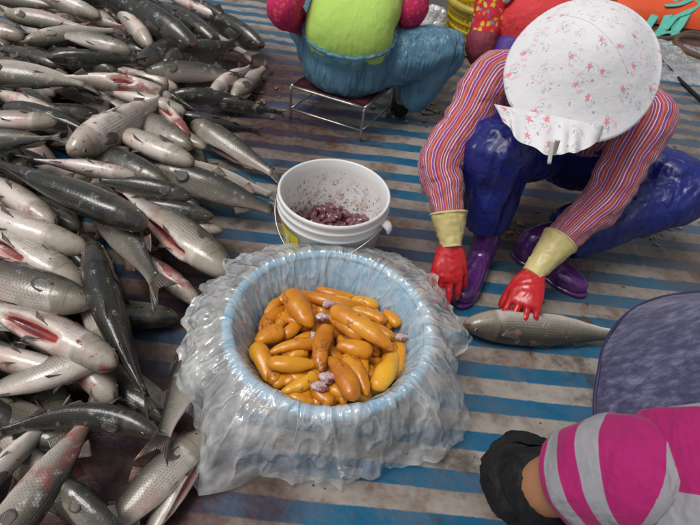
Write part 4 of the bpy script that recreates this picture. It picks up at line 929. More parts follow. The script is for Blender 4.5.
# vinyl overalls
def legp(hi, kn, an_, r):
    return piece([(*hi, r[0]), (*lerp(hi, kn, .5), r[1]), (*lerp(hi, kn, .85), r[2]), (*(kn), r[3]), (*lerp(kn, an_, .25), r[4]), (*lerp(kn, an_, .60), r[5]), (*lerp(kn, an_, .80), r[6])], 26, 20)
ov = [legp(J['hipl'], J['knl'], J['anl'], (.12, .115, .112, .110, .100, .082, .066)), legp(J['hipr'], J['knr'], J['anr'], (.12, .118, .115, .106, .102, .096, .092)),
      piece([(*(pel-.1*unit(ch-pel)), .11, .10), (*pel, .18, .15), (*lerp(pel, ch, .45), .16, .14), (*lerp(pel, ch, .8), .15, .13)], 16, 20, J['front'])]
fuse('overalls', ov, .011, [MAT['vinyl']], w2p, org, 6, .010, 15, 21, (1, 1, .45))
bibf = unit(J['front']); bibs = unit(np.cross(bibf, ch-pel))
def quad_sheet(name, P00, P10, P11, P01, n, m, mat, parent, org, bulge=vec(0, 0, 0), wr=0, wf=20, seed=1, thick=.003, uvs=1.0):
    S, T_ = np.meshgrid(np.linspace(0, 1, n), np.linspace(0, 1, m)); S = S[..., None]; T_ = T_[..., None]
    V = (P00*(1-S)+P10*S)*(1-T_)+(P01*(1-S)+P11*S)*T_+bulge*(16*S*(1-S)*T_*(1-T_))
    N = unit3(np.cross(np.gradient(V, axis=1), np.gradient(V, axis=0)))
    if wr: V = V+N*(wr*Waves(seed)(V, wf*3.5))[..., None]
    A, B = V+N*thick/2, V-N*thick/2; F = grid_faces(m, n, False)
    FF = F+[tuple(k+n*m for k in f[::-1]) for f in F]
    rim = [i for i in range(n)]+[j*n+n-1 for j in range(1, m)]+[(m-1)*n+i for i in range(n-2, -1, -1)]+[j*n for j in range(m-2, 0, -1)]
    for a, b in zip(rim, rim[1:]+rim[:1]): FF.append((a, b, b+n*m, a+n*m))
    uv = np.concatenate([S, T_], -1).reshape(-1, 2)*uvs
    return link(name, new_mesh(name, np.vstack([A.reshape(-1, 3), B.reshape(-1, 3)])-org, FF, [mat], np.vstack([uv, uv])), parent)
plaid = m_cloth_stripes('blue checked bib', [(0, (.015, .02, .16)), (.45, (.03, .05, .30)), (.6, (.13, .02, .16)), (.7, (.02, .03, .22))], .2, 'v', .01)
b0 = lerp(pel, ch, .25)+bibf*.17; b1 = ch+bibf*.15
quad_sheet('bib', b0-bibs*.16, b0+bibs*.16, b1+bibs*.13, b1-bibs*.13, 20, 16, plaid, w2p, org, bibf*.03, .006, 25, 4, .004)
# rubber boots
for s, toe, an_, kn in (('l', J['toel'], J['anl'], J['knl']), ('r', J['toer'], J['anr'], J['knr'])):
    d = unit((toe-an_)*vec(1, 1, 0)); heel = an_*vec(1, 1, 0)-d*.05
    ps = [piece([(*(heel+vec(0, 0, .045)), .030, .030), (*(heel+d*.035+vec(0, 0, .045)), .042, .044), (*(heel+d*.12+vec(0, 0, .045)), .044, .046), (*(heel+d*.19+vec(0, 0, .036)), .048, .036), (*(heel+d*.25+vec(0, 0, .032)), .040, .031), (*(heel+d*.285+vec(0, 0, .028)), .018, .018)], 20, 18, (0, 0, 1), 2.4),
          piece([(*(heel+d*.05+vec(0, 0, .04)), .045), (*(an_+vec(0, 0, .03)), .047), (*lerp(an_, kn, .3), .050), (*lerp(an_, kn, .55), .054)], 14, 18)]
    bt = fuse('boot', ps, .008, [MAT['boot']], w2p, org, 6, .002, 25, 5)
    sole = piece([(*(heel+vec(0, 0, .010)), .026, .008), (*(heel+d*.04+vec(0, 0, .010)), .042, .010), (*(heel+d*.12+vec(0, 0, .010)), .038, .010), (*(heel+d*.2+vec(0, 0, .010)), .050, .010), (*(heel+d*.27+vec(0, 0, .010)), .034, .010), (*(heel+d*.295+vec(0, 0, .010)), .010, .006)], 20, 16, (0, 0, 1), 3.0)
    L_ = np.linspace(0, .3, 20); o2 = link('sole', tube_mesh('sole', sole-org, L_, [MAT['boot']]), bt)
# gloves: red hand, cream gauntlet
def glove(wr0, wr1, hand_ps, seed):
    root = fuse('glove', hand_ps, .0040, [MAT['glove']], w2p, org, 3, .0014, 60, seed)
    d = unit(wr0-wr1)
    tube('gauntlet', [(*(wr1-d*.012), .034), (*wr1, .0345), (*lerp(wr1, wr0, .35), .041), (*lerp(wr1, wr0, .7), .048), (*wr0, .054), (*(wr0+d*.012), .057)], MAT['cuff'], root, 26, 30, wr=.003, wf=45, seed=seed, org=org, caps=(True, False))
    tube('cuff_bead', [(*(wr0+d*.010), .0535), (*(wr0+d*.012), .059), (*(wr0+d*.015), .0605), (*(wr0+d*.018), .059), (*(wr0+d*.020), .0535)], MAT['cuff'], root, 10, 30, org=org, caps=(False, False))
cd = lambda p: unit(CAMP-p)
fl = unit(at(443, 304, .07)-wl_)
glove(J['wrl']+unit(J['ell']-J['wrl'])*.0, wl_, hand(wl_, fl, cd(wl_)+vec(.1, 0, .2), -1, [.34, .08, .20, .40], 1.18, .34), 5)
fr_ = unit(at(516, 328, .095)-wr_)
glove(J['wrr'], wr_, hand(wr_, fr_, cd(wr_)+vec(-.1, 0, .5), 1, [.30, .18, .22, .34], 1.2, .40), 6)
# sun hat
HU = unit(cd(HC)*.80+vec(.10, .12, .62)); HF = unit(at(545, 130, .68)-HC); HF = unit(HF-(HF@HU)*HU); HS = np.cross(HU, HF)
def make_hat(center, U, Fw, S, crown_r, crown_h, brim_f, brim_b, mat, parent, org, droop=.25, seed=2, mrows=15, name='sun_hat', ripple=.008, soft=False, rfreq=3.2):
    m = 72; ph = np.linspace(0, 2*np.pi, m, endpoint=False); rows = []; us = []
    c_, s_ = np.cos(ph), np.sin(ph); W = Waves(seed)
    bell = lambda q: crown_h*(math.exp(-(q/crown_r)**2.6)) if soft else 0
    for t in (0.02, .15, .3, .45, .6, .75, .88, 1.0):                          # soft crown, top to side
        if soft: q = crown_r*t; rows.append((q*c_*1.06, q*s_, bell(q)+.004*t*W(np.stack([c_, s_, ph*0+t], -1), 4)))
        else: rows.append((crown_r*math.sin(t*1.45)**.85*c_*1.1, crown_r*math.sin(t*1.45)**.85*s_, crown_h*(math.cos(t*1.45)**.55)+.003*W(np.stack([c_, s_, ph*0+t], -1), 4)))
    NC = len(rows)-1
    R1 = crown_r if soft else crown_r*math.sin(1.45)**.85
    fr2 = (1+c_)/2
    ext = brim_b+(brim_f-brim_b)*fr2**1.2
    for k in range(1, mrows):
        f = k/(mrows-1); rr_ = R1*1.03+ext*f
        z = crown_h*.30*(1-f)**3-droop*ext*f-.10*ext*f*f*np.abs(s_)+ripple*f*f*W(np.stack([c_, s_, ph*0+f*.4], -1), 3.2)
        if soft: z = crown_h*np.exp(-(rr_/crown_r)**2.6)-droop*ext*f**1.3-.12*ext*f*f*np.abs(s_)+ripple*f*f*W(np.stack([c_, s_, ph*0+f*.4], -1), rfreq)
        rows.append((rr_*c_*1.05, rr_*s_, z))
    rows.append((rows[-1][0]*.995, rows[-1][1]*.995, rows[-1][2]-.004))
    for k in range(mrows-1, 0, -3): rows.append((rows[NC+k][0]*.995, rows[NC+k][1]*.995, rows[NC+k][2]-.004))
    V = np.stack([center+Fw*x[:, None]+S*y[:, None]+U*z[:, None] for x, y, z in rows])
    ar = np.concatenate([[0.01], .01+np.cumsum([np.hypot(np.hypot(rows[k][0]-rows[k-1][0], rows[k][1]-rows[k-1][1]), rows[k][2]-rows[k-1][2]).mean() for k in range(1, len(rows))])])
    uv = np.stack([np.stack([c_*q_, s_*q_], -1) for q_ in ar]).reshape(-1, 2)
    F = grid_faces(len(rows), m)+[tuple(range(m))[::-1]]
    return link(name, new_mesh(name, V.reshape(-1, 3)-org, F, [mat], uv), parent), rows
hat, hrows = make_hat(HC-HF*.040, HU, HF, HS, .128, .095, .110, .030, MAT['hat'], w2p, org, ripple=.018, soft=True)
sp_ = [HC-HF*.040+HF*hrows[k][0][j]+HS*hrows[k][1][j]+HU*(hrows[k][2][j]-.0008) for k, j in [(q, 14) for q in range(6, -1, -1)]+[(q, 50) for q in range(0, 7)]]
tube('seam', [(*p, .0022) for p in sp_], MAT['hat'], hat, 60, 6, org=org)
# ruffled neck cloth below the brim and its ribbon
pa, pb = HC+HS*.0, None
e0, e1, e2, e3 = at(502, 118, .66), at(586, 138, .66), at(590, 156, .62), at(512, 134, .62)
S_, T_ = np.linspace(0, 1, 60), np.linspace(0, 1, 12)
V = np.zeros((12, 60, 3)); wv_ = Waves(77)
for i, t in enumerate(T_):
    base = lerp(at(496, 112, .665), at(592, 140, .665), S_[:, None]) if i == 0 else None
    a = lerp(at(494, 104, .665), at(604, 126, .665), S_[:, None]); b_ = lerp(at(501, 118, .635), at(600, 138, .625), S_[:, None])+np.outer(np.sin(S_*np.pi)**.7, at(550, 155, .625)-at(550, 136, .625))+vec(0, 0, -.022)*np.sin(S_*np.pi)[:, None]
    V[i] = a*(1-t)+b_*t+cd(HC)*(.010*t*np.sin(S_*34+2*np.sin(S_*9)))[:, None]+vec(.3, 0, 1)*(.004*t*np.sin(S_*21))[:, None]
link('neck_ruffle', new_mesh('neck_ruffle', V.reshape(-1, 3)-org, grid_faces(12, 60, False), [MAT['hat']], np.stack([np.tile(S_*.3, (12, 1)), np.tile(T_[:, None]*.08, (1, 60))], -1).reshape(-1, 2)), hat)
for k, (x0, y0, x1, y1) in enumerate([(553, 140, 549, 164), (558, 140, 554, 155)]):
    a, b_ = at(x0, y0, .66), at(x1, y1, .60); tube('ribbon', [(*a, .006, .0015), (*lerp(a, b_, .5), .0055, .0015), (*b_, .005, .0012)], MAT['white'], hat, 10, 8, ref=cd(a), org=org)

# ---- the worker in the lime vest, seen from behind
J = dict(pelvis=vec(-.135, 2.38, .28), chest=vec(-.10, 2.52, .58), neck=vec(-.08, 2.60, .76), head=vec(-.07, 2.68, .88), hup=vec(0, .25, 1), hfw=vec(0, 1, -.3), front=vec(.0, 1, -.2),
         shl=vec(-.30, 2.52, .70), ell=at(283, 8, .50), wrl=at(302, 26, .34), shr=vec(.12, 2.58, .70), elr=at(411, 12, .48), wrr=at(402, 24, .36)+vec(0, .1, 0),
         hipl=vec(-.23, 2.42, .27), knl=vec(-.42, 2.78, .40), anl=vec(-.30, 2.86, .08), hipr=vec(-.04, 2.42, .27), knr=at(446, 50, .35), anr=at(402, 99, .09), toel=vec(-.30, 3.02, .035), toer=at(396, 96, .04)+vec(.02, .16, 0))
org = vec(-.13, 2.4, 0)
gp = thing('person', org, 'seated worker seen from behind in a lime vest and blue plastic trousers', 'person')
person_body(None, J, gp, org)
pel, ch, nk = J['pelvis'], J['chest'], J['neck']
bk = J['front']
tube('vest', [(*(pel+vec(0, -.015, .05)), .165, .125), (*(pel+vec(0, -.030, .12)), .184, .146), (*(pel+vec(0, .0, .18)), .182, .142), (*lerp(pel, ch, .75), .180, .132), (*ch, .185, .13), (*lerp(ch, nk, .6), .185, .10), (*lerp(ch, nk, .92), .09, .08)], MAT['lime'], gp, 36, 44, ref=bk, wr=.005, wf=9, seed=41, org=org, power=2.5)
tube('shirt_tail', [(*(pel+vec(0, .02, .0)), .178, .135), (*(pel+vec(0, .01, .06)), .184, .146), (*(pel+vec(0, .005, .115)), .182, .140), (*(pel+vec(0, .0, .125)), .17, .13)], MAT['green'], gp, 12, 36, ref=bk, org=org)
for s in 'lr':
    sh, el, wr = J['sh'+s], J['el'+s], J['wr'+s]
    tube('sleeve', [(*lerp(sh, ch, .3), .07), (*sh, .075), (*lerp(sh, el, .5), .068), (*el, .064), (*lerp(el, wr, .5), .055), (*lerp(el, wr, .8), .045)], MAT['pinksl'], gp, 36, 26, wr=.008, wf=24, seed=42, org=org)
    f = unit(wr-el); g0 = lerp(el, wr, .75); g1 = wr+f*.02
    gl = fuse('glove', hand(g1, unit(f+vec(.0, .1, -.5)), vec(0, -.4, 1), 1 if s == 'l' else -1, .35, 1.1), .005, [MAT['orange']], gp, org, 4)
    tube('gauntlet', [(*g0, .05), (*lerp(g0, g1, .5), .046), (*g1, .035), (*(g1+f*.02), .03)], MAT['orange'], gl, 14, 20, wr=.003, wf=40, org=org)
dn = vec(0, 0, -.07)
legs = [legp(J['hipl'], J['knl'], J['anl']+dn, (.12, .11, .10, .09, .08, .07, .065)), legp(J['hipr'], J['knr'], J['anr']+dn, (.125, .118, .105, .092, .090, .084, .078)),
        piece([(*(pel+vec(0, 0, -.11)), .13, .12), (*(pel+vec(0, 0, -.07)), .19, .165), (*pel, .205, .17), (*(pel+vec(0, -.012, .07)), .197, .160), (*(pel+vec(0, -.045, .135)), .190, .150)], 18, 24, bk)]
fuse('plastic_trousers', legs, .012, [MAT['wblue']], gp, org, 6, .010, 14, 44, (1.5, 1.0, .45))
inner = [legp(J['hipl'], J['knl'], J['anl'], (.09, .085, .08, .07, .06, .05, .045)), legp(J['hipr'], J['knr'], J['anr'], (.095, .09, .08, .07, .065, .06, .055)), piece([(*(pel+vec(0, 0, -.08)), .12, .11), (*pel, .17, .13), (*(pel+vec(0, 0, .03)), .165, .13)], 10, 20, bk)]
fuse('trousers', inner, .014, [MAT['dpant']], gp, org, 5)
wb = [(*(pel+vec(.192*math.sin(a), -.035-.152*math.cos(a), .135-.045*math.cos(a)+.002*math.sin(a*23))), .009+.002*math.sin(a*31)) for a in np.linspace(0, 2*math.pi, 60)]
tube('waistband', wb, MAT['wblue'], gp, 160, 8, org=org)
for s in 'lr':
    a_, t_ = J['an'+s], J['toe'+s]; d = unit((t_-a_)*vec(1, 1, 0)); h_ = a_*vec(1, 1, 0)-d*.05
    fuse('shoe', [piece([(*(h_+vec(0, 0, .045)), .03), (*(h_+d*.05+vec(0, 0, .048)), .044), (*(h_+d*.14+vec(0, 0, .045)), .046, .04), (*(h_+d*.22+vec(0, 0, .038)), .045, .03), (*(h_+d*.26+vec(0, 0, .03)), .02)], 14, 14)], .01, [MAT['black']], gp, org, 4)
make_hat(J['head']+vec(0, 0, .05), unit(vec(0, .15, 1)), unit(vec(0, 1, -.15)), unit(np.cross(unit(vec(0, .15, 1)), unit(vec(0, 1, -.15)))), .10, .09, .09, .07, MAT['white'], gp, org)

# stool under the seated worker
SA, SB, SD = vec(-.366, 2.29, 0), vec(-.031, 2.186, 0), vec(.084, 2.44, 0); SE = SA+SD-SB
so = thing('stool', (SA+SD)/2+vec(0, 0, .004), 'low metal stool with a dark red stained seat under the lime vest worker', 'stool'); org = (SA+SD)/2+vec(0, 0, .004)
HT = .165
for p in (SA, SB, SD, SE): tube('leg', [(*(p+vec(0, 0, .006)), .007), (*(p+vec(0, 0, HT*.5)), .006), (*(p+vec(0, 0, HT)), .006)], MAT['steel'], so, 8, 10, org=org)
for a, b in ((SA, SB), (SB, SD), (SD, SE), (SE, SA)):
    tube('stretcher', [(*(a+vec(0, 0, .055)), .0045), (*(b+vec(0, 0, .055)), .0045)], MAT['steel'], so, 4, 8, org=org)
    tube('seat_rail', [(*(a+vec(0, 0, HT)), .006), (*(lerp(a, b, .5)+vec(0, 0, HT)), .006), (*(b+vec(0, 0, HT)), .006)], MAT['steel'], so, 6, 8, org=org)
cm = (SA+SD)/2; ins = lambda p: lerp(p, cm, .03)+vec(0, 0, HT+.008)
quad_sheet('seat', ins(SA), ins(SB), ins(SD), ins(SE), 14, 12, MAT['seatm'], so, org, vec(0, 0, -.012), .002, 30, 3, .008)

# ---- the worker in the coral vest behind the sun hat
J = dict(pelvis=vec(.84, 2.86, .25), chest=at(540, 24, .47), neck=at(545, -45, .68), head=at(545, -90, .80), hup=vec(-.05, -.2, 1), hfw=vec(-.2, -1, -.4), front=vec(-.2, -1, .2),
         shl=at(496, -12, .58), ell=at(481, 48, .36), wrl=at(492, 78, .2), shr=vec(.90, 2.72, .66), elr=vec(.96, 2.55, .42), wrr=vec(.85, 2.40, .25),
         hipl=vec(.70, 2.94, .26), knl=at(508, 55, .35), anl=vec(.62, 2.55, .09), hipr=vec(.90, 2.92, .26), knr=vec(1.05, 2.60, .40), anr=vec(.95, 2.52, .09), toel=vec(.58, 2.40, .03), toer=vec(.92, 2.36, .03))
org = vec(.78, 2.8, 0)
rp = thing('person', org, 'worker in a coral red vest with floral sleeves, mostly hidden behind the sun hat', 'person')
person_body(None, J, rp, org)
pel, ch, nk = J['pelvis'], J['chest'], J['neck']
tube('vest', [(*lerp(pel, ch, .15), .18, .14), (*lerp(pel, ch, .6), .185, .14), (*ch, .20, .14), (*lerp(ch, nk, .6), .19, .10), (*lerp(ch, nk, .92), .09, .08)], MAT['redvest'], rp, 30, 40, ref=J['front'], wr=.006, wf=15, seed=51, org=org)
zp = [(*(lerp(pel, ch, t)+unit(J['front'])*.143+vec(-.03, 0, 0)), .003) for t in (.2, .6, 1.0)]; tube('zip', zp, MAT['navy'], rp, 20, 6, org=org)
for s in 'lr':
    sh, el, wr = J['sh'+s], J['el'+s], J['wr'+s]
    tube('sleeve', [(*lerp(sh, ch, .3), .075), (*sh, .075), (*lerp(sh, el, .5), .068), (*lerp(sh, el, .85), .060)], MAT['floral'], rp, 24, 26, wr=.006, wf=24, seed=52, org=org)
    tube('oversleeve', [(*lerp(sh, el, .72), .055), (*lerp(sh, el, .78), .066), (*el, .068), (*lerp(el, wr, .5), .06), (*lerp(el, wr, .9), .045)], MAT['maroon'], rp, 24, 26, wr=.006, wf=24, seed=53, org=org)
    f = unit(wr-el); fuse('glove', hand(wr, unit(f+vec(0, 0, -.3)), vec(0, -.3, 1), 1 if s == 'l' else -1, .35, 1.1), .006, [MAT['orange']], rp, org, 4)
fuse('trousers', [legp(J['hipl'], J['knl'], J['anl'], (.12, .11, .1, .09, .08, .075, .07)), legp(J['hipr'], J['knr'], J['anr'], (.12, .11, .1, .09, .08, .075, .07)), piece([(*(pel+vec(0, 0, -.1)), .12, .12), (*pel, .19, .16), (*lerp(pel, ch, .3), .18, .14)], 12, 20, J['front'])], .013, [MAT['purple']], rp, org, 6, .005, 14, 55)
for s in 'lr':
    a_, t_ = J['an'+s], J['toe'+s]; d = unit((t_-a_)*vec(1, 1, 0)); h_ = a_*vec(1, 1, 0)-d*.05
    fuse('shoe', [piece([(*(h_+vec(0, 0, .045)), .03), (*(h_+d*.05+vec(0, 0, .048)), .044), (*(h_+d*.14+vec(0, 0, .045)), .046, .04), (*(h_+d*.22+vec(0, 0, .038)), .045, .03), (*(h_+d*.26+vec(0, 0, .03)), .02)], 14, 14)], .01, [MAT['black']], rp, org, 4)
make_hat(J['head']+vec(0, 0, .05), unit(vec(-.05, -.15, 1)), unit(vec(-.2, -1, -.15)), unit(np.cross(unit(vec(-.05, -.15, 1)), unit(vec(-.2, -1, -.15)))), .10, .09, .09, .07, MAT['white'], rp, org)

# ---- the worker in pink and grey stripes, close at the lower right
J = dict(pelvis=vec(.60, .02, .42), chest=at(748, 520, .67), neck=at(765, 412, .69), head=at(790, 388, .755), hup=vec(.25, .35, .85), hfw=vec(.6, .7, -.4), front=vec(.55, .8, .0),
         shl=at(638, 468, .68), ell=at(530, 488, .53), wrl=at(522, 470, .40)+vec(.02, .06, -.06), shr=vec(.80, .38, .62), elr=vec(.98, .50, .45), wrr=vec(.95, .72, .3),
         hipl=vec(.53, .06, .36), knl=vec(.62, .44, .34), anl=vec(.66, .28, .09), hipr=vec(.69, .04, .36), knr=vec(.86, .42, .36), anr=vec(.86, .24, .09), toel=vec(.70, .44, .03), toer=vec(.92, .40, .03))
J['handl'] = hand(J['wrl'], unit(J['wrl']-J['ell']), vec(0, 0, 1), 1, .4)
J['handr'] = hand(J['wrr'], unit(J['wrr']-J['elr']), vec(0, 0, 1), -1, .4)
org = vec(.70, .4, 0)
pp = thing('person', org, 'worker in a pink and grey striped shirt and lilac hat at the lower right corner', 'person')
person_body(None, {**J, 'chest': J['chest']-vec(0, 0, .06), 'neck': J['neck']-vec(0, 0, .03)}, pp, org)
pel, ch, nk = J['pelvis'], J['chest'], J['neck']
tube('shirt', [(*lerp(pel, ch, -.1), .16, .13), (*lerp(pel, ch, .5), .165, .13), (*ch, .185, .125), (*at(744, 478, .70), .185, .120), (*at(746, 452, .71), .170, .105), (*at(750, 428, .72), .15, .08), (*at(756, 412, .72), .09, .05)], MAT['pinkgrey'], pp, 60, 56, ref=J['front'], wr=.006, wf=11, seed=61, org=org)
sh, el, wr = J['shl'], J['ell'], J['wrl']
tube('sleeve', [(*(lerp(sh, ch, .35)-vec(0, 0, .03)), .060), (*(lerp(sh, ch, .05)-vec(0, 0, .012)), .076), (*lerp(sh, el, .3), .076), (*lerp(sh, el, .57), .068), (*lerp(sh, el, .60), .063)], MAT['pinkgrey2'], pp, 34, 34, wr=.006, wf=16, seed=62, org=org)
tube('oversleeve', [(*lerp(sh, el, .97), .054), (*lerp(sh, el, .99), .064), (*el, .068), (*lerp(el, wr, .35), .066), (*lerp(el, wr, .75), .056), (*wr, .045)], MAT['black'], pp, 40, 30, wr=.010, wf=28, seed=63, org=org)
sh, el, wr = J['shr'], J['elr'], J['wrr']
tube('sleeve', [(*lerp(sh, ch, .4), .085), (*sh, .088), (*lerp(sh, el, .35), .08), (*lerp(sh, el, .73), .066)], MAT['pinkgrey'], pp, 26, 30, wr=.004, wf=22, seed=64, org=org)
tube('oversleeve', [(*lerp(sh, el, .95), .05), (*el, .062), (*lerp(el, wr, .5), .06), (*wr, .045)], MAT['black'], pp, 30, 26, wr=.008, wf=28, seed=65, org=org)
fuse('trousers', [legp(J['hipl'], J['knl'], J['anl'], (.12, .11, .1, .09, .08, .075, .07)), legp(J['hipr'], J['knr'], J['anr'], (.12, .11, .1, .09, .08, .075, .07)), piece([(*(pel+vec(0, 0, -.1)), .12, .12), (*pel, .18, .15), (*lerp(pel, ch, .2), .17, .13)], 12, 20, J['front'])], .013, [MAT['navy']], pp, org, 6, .005, 14, 66)
for s in 'lr':
    a_, t_ = J['an'+s], J['toe'+s]; d = unit((t_-a_)*vec(1, 1, 0)); h_ = a_*vec(1, 1, 0)-d*.05
    fuse('shoe', [piece([(*(h_+vec(0, 0, .045)), .03), (*(h_+d*.05+vec(0, 0, .048)), .044), (*(h_+d*.14+vec(0, 0, .045)), .046, .04), (*(h_+d*.22+vec(0, 0, .038)), .045, .03), (*(h_+d*.26+vec(0, 0, .03)), .02)], 14, 14)], .01, [MAT['black']], pp, org, 4)
# lilac hat: a soft crown and a broad back brim with piping
hu = unit(vec(.02, -.10, .98))
hc = J['head']+hu*.02; hf = unit(vec(.6, .75, -.2)-(vec(.6, .75, -.2)@hu)*hu); hs = np.cross(hu, hf)
lh, lrows = make_hat(hc, hu, hf, hs, .11, .12, .09, .115, MAT['lilac'], pp, org, .80, 9, ripple=.030, soft=True, rfreq=7.5)
x, y, z = lrows[7+14]
tube('piping', [(*(hc+hf*x[k % 72]+hs*y[k % 72]+hu*z[k % 72]), .003) for k in range(0, 75, 3)], MAT['piping'], lh, 140, 8, org=org)

# ------------------------------------------------------------------ yellow basket, bag, sack, sheet, ropes
YC = vec(.60, 3.42, .004); yb = thing('basket', YC, 'round yellow perforated plastic basket beyond the lime vest worker', 'basket')
lathe('rim', [(.235, .255), (.235, .280), (.245, .288), (.262, .286), (.268, .272), (.266, .250), (.258, .248), (.256, .268), (.246, .274)], 60, MAT['yrim'], yb, closed=True)
lathe('base', [(.001, .002), (.19, .002), (.20, .012), (.19, .016), (.001, .014)], 48, MAT['yellow'], yb)
Vs, Fs, o = [], [], 0
for k in range(46):
    a = k*2*math.pi/46; da = .045
    for (r0, z0, r1, z1, d_) in ((.198, .01, .250, .258, da),):
        P8 = []
        for (r, z) in ((r0, z0), (r1, z1)):
            for aa, rr2 in ((a-d_*.9, r), (a+d_*.9, r), (a+d_*.9, r+.004), (a-d_*.9, r+.004)): P8.append((rr2*math.cos(aa), rr2*math.sin(aa), z))
        Vs += P8; Fs += [tuple(i+o for i in f) for f in ((0, 1, 5, 4), (1, 2, 6, 5), (2, 3, 7, 6), (3, 0, 4, 7), (3, 2, 1, 0), (4, 5, 6, 7))]; o += 8
rb = link('rib', new_mesh('rib', Vs, Fs, [MAT['yellow']], smooth=False), yb); rb['kind'] = 'stuff'
for z in (.05, .095, .14, .185, .228): r = .198+.052*(z-.01)/.248; lathe('hoop', [(r-.002, z-.011), (r-.002, z+.011), (r+.006, z+.011), (r+.006, z-.011)], 46, MAT['yellow'], yb, closed=True)

def crumple(name, c, size, mat, seed, n=26, label='', cat='', flat=1.0, parent=None):
    th = np.linspace(.08, np.pi-.08, n); ph = np.linspace(0, 2*np.pi, n*2, endpoint=False); w = Waves(seed); wb_ = Waves(seed+1)
    X = np.stack([np.sin(th)[:, None]*np.cos(ph), np.sin(th)[:, None]*np.sin(ph), np.cos(th)[:, None]*np.ones(n*2)], -1)
    X = X*(1+.20*w(X, 2.5)+.10*np.abs(wb_(X, 6)))[..., None]*np.asarray(size)
    X[..., 2] -= X[..., 2].min()
    o = link(name, new_mesh(name, X, grid_faces(n, n*2)+[tuple(range(n*2))[::-1], tuple(range((n-1)*n*2, n*n*2))], [mat]), None, c)
    return tag(o, label, cat)
crumple('plastic_bag', vec(.29, 3.36, .005), (.075, .07, .12), MAT['bagm'], 71, label='smeared clear plastic bag standing between the pink sleeve and the yellow basket', cat='plastic bag')
# orange sack with teal brush writing
SX = vec(2.30, 4.75, 0); su = thing('sack', SX, 'red orange sack with teal brushed writing in the top right corner', 'sack')
n = 36; A, B = np.meshgrid(np.linspace(-1, 1, n), np.linspace(-1, 1, n)); Hh = .16*np.clip(1-np.abs(A)**4, 0, 1)**.5*np.clip(1-np.abs(B)**4, 0, 1)**.5+.006*Waves(81)(np.stack([A, B, A*0], -1), 7)
def sack_pt(a, b, off=0.0):
    hgt = .16*max(0, 1-abs(a)**4)**.5*max(0, 1-abs(b)**4)**.5+.006*float(Waves(81)(vec(a, b, 0), 7)); return vec(a*.75, b*.45, hgt+off)
top = np.stack([A*.75, B*.45, Hh], -1); bot = np.stack([A*.75, B*.45, A*0+.001], -1)
F = grid_faces(n, n, False); F2 = [tuple(k+n*n for k in f[::-1]) for f in F]
link('sack_cloth', new_mesh('sack_cloth', np.vstack([top.reshape(-1, 3), bot.reshape(-1, 3)]), F+F2, [MAT['sack']]), su)
for st in ([(392, 55), (405, 35), (432, 8)], [(530, -20), (510, 50), (455, 95)], [(455, 92), (520, 75), (600, 70), (640, 30), (670, -15)], [(495, 148), (540, 152), (585, 120), (615, 75)], [(590, -15), (580, 30), (600, 65)], [(520, 55), (570, 25), (640, 25), (720, 0)], [(470, -5), (560, 0), (640, -12)]):
    pts = []
    for zx, zy in st:
        p = at(600+zx/7, zy/7, .15)-SX; pts.append((*sack_pt(p[0]/.75, p[1]/.45, .002), .028, .003))
    tube('brush_stroke', pts, MAT['teal'], su, 18, 10, ref=(0, 0, 1))
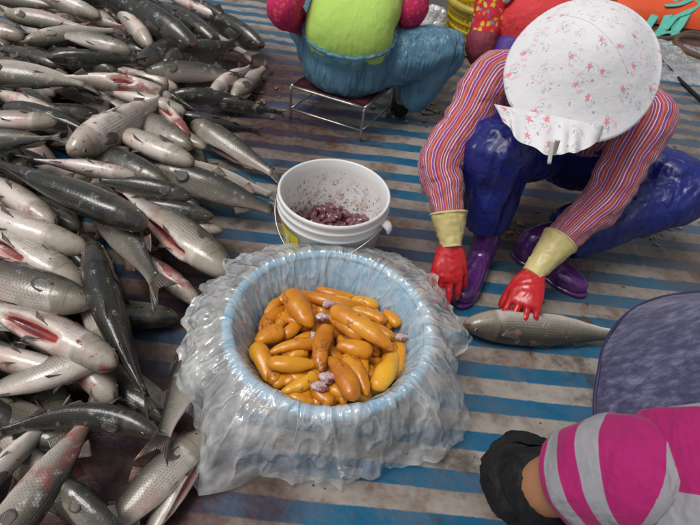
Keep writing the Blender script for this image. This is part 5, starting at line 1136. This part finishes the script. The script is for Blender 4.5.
# rope, hose and wet clear sheet
def cord(name, pts, r, mat, label, cat, seed=1):
    c = np.array(pts).mean(0)*vec(1, 1, 0); o = tube(name, [(*p, r) for p in pts], mat, None, 60, 10, org=c); o.location = tuple(c); return tag(o, label, cat)
cord('hose', [at(646, 40, .03), at(672, 38, .03), at(690, 33, .04), at(712, 37, .03), at(740, 45, .03)], .018, MAT['rope'], 'brown hose lying in front of the orange sack', 'hose')
cord('hose', [at(720, 62, .02), at(697, 56, .03), at(679, 47, .04), at(676, 40, .06), at(684, 36, .08), at(705, 38, .06)], .020, MAT['rope'], 'curled dark hose end beside the wet plastic sheet', 'hose')
cord('rope', [at(640, 42, .02), at(662, 62, .015), at(684, 84, .012), at(720, 118, .012)], .011, MAT['black'], 'thin black rope crossing the far right of the tarp', 'rope')
pc = at(690, 66, 0)
def clear_sheet():
    n = 60; A, B = np.meshgrid(np.linspace(-.36, .42, n), np.linspace(-.30, .34, n)); P3 = np.stack([A, B, A*0], -1)
    Z = .012+.030*np.abs(Waves(91)(P3, 14))+.018*np.abs(Waves(92)(P3, 34)); e = 1-np.maximum(np.abs(A-.03)/.39, np.abs(B-.02)/.32)
    V = np.stack([A+.02*Waves(93)(P3, 12), B+.02*Waves(94)(P3, 12), Z*np.clip(e*4, .35, 1)], -1)
    return tag(link('plastic_sheet', new_mesh('plastic_sheet', V, grid_faces(n, n, False), [MAT['film2']]), None, pc), 'wet clear plastic sheet glinting below the orange sack', 'plastic sheet')
clear_sheet()
# wet scraps scattered on the tarp
def scatter(px, py, sx, sy, n, r0, r1, seed):
    q = random.Random(seed); return [(tuple(at(px+q.gauss(0, sx), py+q.gauss(0, sy), .0)+vec(0, 0, .004)), q.uniform(r0, r1)) for _ in range(n)]
sp = scatter(545, 235, 14, 10, 40, .003, .016, 1)+scatter(410, 108, 16, 4, 30, .006, .022, 2)+scatter(425, 120, 12, 6, 14, .004, .014, 3)+scatter(650, 235, 18, 8, 22, .003, .012, 4)+scatter(560, 270, 40, 15, 16, .002, .007, 5)+scatter(250, 100, 14, 10, 60, .004, .014, 6)+scatter(660, 150, 22, 25, 40, .003, .009, 8)
tag(blobs('fish_scraps', sp, MAT['scrap'], (0, 0, 0), 14, 6, 9, .16), 'small wet brown fish scraps scattered over the striped tarp', 'fish scraps', kind='stuff')
for k, (px, py, r) in enumerate([(541, 341, .03), (350, 474, .028)]):
    p = at(px, py, .006); n = 14; A, B = np.meshgrid(np.linspace(-1, 1, n), np.linspace(-1, 1, n)); P3 = np.stack([A, B, A*0], -1)
    V = np.stack([A*r*(1+.2*B), B*r*.55, .004+.010*np.abs(Waves(95+k)(P3, 2.5))], -1)
    tag(link('plastic_scrap', new_mesh('plastic_scrap', V, grid_faces(n, n, False), [MAT['film2']]), None, p), ['torn scrap of clear plastic in front of the fish being opened', 'crumpled bit of clear plastic at the foot of the liner'][k], 'plastic scrap')
